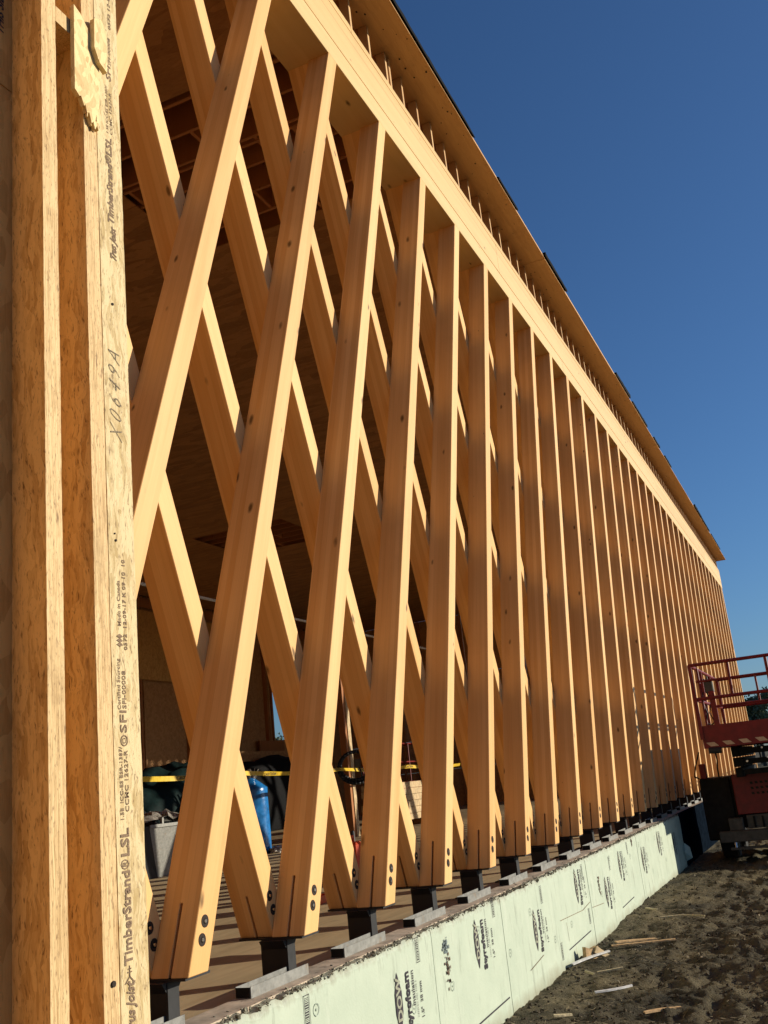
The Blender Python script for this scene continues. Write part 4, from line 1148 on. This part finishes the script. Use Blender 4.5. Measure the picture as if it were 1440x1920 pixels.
# ------------------------------------------------------------------ scraps on the soil
def gz(x, y): return ground_h(x, y)
t = thing('wood_offcut', 'orange brown split wood offcut leaning at the foot of the foam boards', 'offcut', (6.72, -0.24, gz(6.72, -0.24) - 0.01), -0.5)
bm = nb()
slab(bm, [(-0.12, 0.0), (0.10, 0.0), (0.12, 0.05), (0.05, 0.115), (-0.04, 0.10), (-0.11, 0.13)], -0.02, 0.02)
obj('chunk', bm, M_CHIP, t)
bm = nb(); slab(bm, [(-0.02, 0.07), (0.14, 0.0), (0.17, 0.02), (0.02, 0.12)], -0.04, -0.022); obj('split_face', bm, M_LUMB, t)
def strip(name, label, p0, p1, w0, m, bend=0.0, cat='wood scrap'):
    bm = nb(); n_ = 8; L_ = []
    d = Vector((p1[0] - p0[0], p1[1] - p0[1], 0)); s_ = Vector((-d.y, d.x, 0)).normalized()
    for k in range(n_ + 1):
        tt = k / n_; p = Vector((p0[0], p0[1], 0)) + d * tt + s_ * bend * math.sin(math.pi * tt)
        z = ground_h(p0[0], p0[1]) * (1 - tt) + ground_h(p1[0], p1[1]) * tt + 0.03
        ww = w0 * (0.45 + 0.4 * math.sin(math.pi * min(0.9, tt + .15)) + 0.25 * noise.noise((tt * 7, p0[0] * 3, 0)))
        L_.append([bm.verts.new((p.x + s_.x * a, p.y + s_.y * a, z + b)) for a, b in ((-ww / 2, 0), (ww / 2, 0.006), (ww / 2, 0.016), (-ww / 2, 0.012))])
    for p, q in zip(L_, L_[1:]):
        for k in range(4): bm.faces.new((p[k], q[k], q[(k + 1) % 4], p[(k + 1) % 4]))
    bm.faces.new(L_[0]); bm.faces.new(L_[-1][::-1])
    return tag(obj(name, bm, m), label, cat)
strip('wood_splinter', 'long reddish wood splinter lying on the soil past the folded offcut', (7.15, -0.32), (7.5, -0.86), 0.034, M_CHIP)
strip('wood_splinter', 'short broad pale splinter lying behind the long reddish one', (7.3, -0.33), (7.6, -0.66), 0.07, M_CHIP, 0.02)
strip('wood_shaving', 'thin curved tan shaving on the soil farther along the wall', (8.75, -0.52), (8.7, -1.0), 0.02, M_STRAW, 0.10)
strip('wood_shaving', 'tan shaving close to the foam beyond the curved one', (9.4, -0.26), (9.2, -0.42), 0.03, M_STRAW)
strip('wood_shaving', 'small shaving nearest the torn white plastic', (6.05, -0.42), (6.15, -0.62), 0.02, M_STRAW)
strip('wood_shaving', 'forked pale sliver on dark soil before the offcut', (6.0, -0.33), (5.85, -0.44), 0.018, M_STRAW)
strip('plastic_strip', 'twisted white plastic strip at the foot of the foam beside the offcut', (6.25, -0.16), (6.85, -0.36), 0.035, M_PLAST, 0.02, 'plastic')
strip('plastic_strip', 'narrow white plastic shred lying out on the dark soil', (5.35, -0.55), (5.65, -0.78), 0.018, M_PLAST, -0.02, 'plastic')
strip('wood_splinter', 'brown stick half buried near the bottom edge of the view', (4.80, -1.02), (5.02, -1.24), 0.035, M_CHIP, 0.02)
strip('wood_splinter', 'short grey brown sliver at the lower left of the soil', (4.6, -0.42), (4.72, -0.52), 0.02, M_STRAW)

# straw and fibre litter
bm = nb(); rr = random.Random(5)
for k in range(5200):
    x = 3.4 + 11 * rr.random() ** 1.4; y = -0.12 - 2.7 * rr.random()
    if noise.noise((x * 0.9, y * 1.2, 31.0)) < rr.uniform(-0.5, 0.25): continue
    an = rr.gauss(-1.2, 0.7); L_ = rr.uniform(0.015, 0.07); w2 = rr.uniform(0.0012, 0.003)
    z = ground_h(x, y) + rr.uniform(0.003, 0.012); dx, dy = math.cos(an) * L_, math.sin(an) * L_
    nx_, ny_ = -math.sin(an) * w2, math.cos(an) * w2; z2 = ground_h(x + dx, y + dy) + rr.uniform(0.003, 0.015)
    bm.faces.new([bm.verts.new(p) for p in ((x - nx_, y - ny_, z), (x + nx_, y + ny_, z + .002), (x + dx + nx_, y + dy + ny_, z2 + .002), (x + dx - nx_, y + dy - ny_, z2))])
M_FIB = mat_plain('dry fibre', (0.26, 0.205, 0.12), 0.9, 0, 0.5, 30, 0.1)
tag(obj('straw_litter', bm, M_FIB), 'dry straw and wood fibres strewn over the soil', kind='stuff')

# clods and pebbles nobody could count
bm = nb()
rr = random.Random(21)
for k in range(4200):
    x = rr.uniform(3.2, 15) if k % 3 else rr.uniform(3.2, 8.0); y = -0.12 - 2.5 * rr.random() ** 1.2
    r = 0.003 + 0.011 * rr.random() ** 3
    z = ground_h(x, y) + r * 0.2
    m = Matrix.Translation((x, y, z)) @ Matrix.Rotation(rr.uniform(0, 6.3), 4, Vector((rr.random(), rr.random(), rr.random() + .1)))
    vs_ = box(bm, -r, r, -r * .8, r * .8, -r * .6, r * .6, mat=m)
    for v in vs_: v.co += Vector((rr.uniform(-.35, .35), rr.uniform(-.35, .35), rr.uniform(-.35, .35))) * r
    mi = 1 if rr.random() < 0.035 else 0
    for f in set(f for v in vs_ for f in v.link_faces): f.material_index = mi
M_CLOD = mat_plain('soil clod', (0.075, 0.055, 0.033), 0.95, 0, 0.4, 30)
M_PEB = mat_plain('pale chip', (0.42, 0.34, 0.23), 0.8, 0, 0.3, 30)
tag(obj('soil_clods', bm, [M_CLOD, M_PEB]), 'loose clods and pale chips scattered over the soil', kind='stuff')

# ------------------------------------------------------------------ trees far off
def tree_mesh(seed, hgt):
    r = random.Random(seed)
    bt = nb(); tube(bt, (0, 0, 0), (0.1, 0.05, hgt * 0.45), hgt * 0.025, hgt * 0.014, 8)
    cl = []
    for k in range(16):
        an = r.uniform(0, 6.28); rad = r.uniform(0, hgt * 0.26); zz = hgt * r.uniform(0.38, 0.92); rad *= 1.15 - 0.75 * max(0, zz / hgt - 0.5)
        c = Vector((rad * math.cos(an), rad * math.sin(an), zz)); cl.append((c, hgt * r.uniform(0.07, 0.14)))
        tube(bt, (0.08, 0.04, hgt * r.uniform(0.25, 0.45)), c, hgt * 0.009, hgt * 0.003, 5)
    bl = nb()
    for c, s in cl:
        for k in range(240):
            d = Vector((r.gauss(0, 1), r.gauss(0, 1), r.gauss(0, 0.8))); d = d.normalized() * s * (0.5 + 0.6 * r.random()); p = c + d
            a = Vector((r.gauss(0, 1), r.gauss(0, 1), r.gauss(0, 1))).normalized(); b = a.orthogonal().normalized()
            q = hgt * r.uniform(0.010, 0.022)
            bl.faces.new([bl.verts.new(p + v) for v in (a * q, b * q * .7, -a * q, -b * q * .7)])
    out = []
    for nm, b_, m in (('trunk', bt, M_TRUNK), ('crown', bl, M_LEAF)):
        me = bpy.data.meshes.new(nm); b_.to_mesh(me); b_.free(); me.materials.append(m); out.append((nm, me))
    return out
TV = [tree_mesh(3, 8.0), tree_mesh(11, 7.0), tree_mesh(23, 6.2)]
tr_spots = [(128, 9.5, 0, 'leafy tree at the far end of the site, nearest to the lattice wall'), (133, 6.2, 1, 'second rounded tree right of the lattice wall end, far off'),
            (126, 3.4, 2, 'third low tree in the far row above the lift platform'), (131, 0.4, 0, 'fourth tree of the far row, above the lift platform'),
            (135, -3.2, 1, 'fifth tree of the far row behind the lift rails'), (129, -7.0, 2, 'sixth tree of the far row, to the right of the lift'),
            (136, -11.0, 0, 'seventh tree of the far row, rightmost one'), (116, 7.2, 2, 'low tree in front of the far row, beside the lattice wall end'), (112, 4.6, 0, 'broad tree in front of the far row, above the lift deck'), (114, 1.2, 1, 'rounded tree in front of the far row, above the lift deck'), (118, -4.5, 2, 'low tree in front of the far row, right of the lift deck'), (98, 55.2, 1, 'tree seen through the window gap in the back wall'), (104, 60.5, 2, 'second tree beyond the window gap in the back wall')]
for k, (x, y, vi, lab) in enumerate(tr_spots):
    t = thing('tree', lab, 'tree', (x, y, GZ - 0.1), k * 1.3, 'trees beyond the site')
    if 'window gap' in lab: t.scale = (1.25, 1.25, 1.25)
    for nm, me in TV[vi]: link_mesh(nm, me, t)
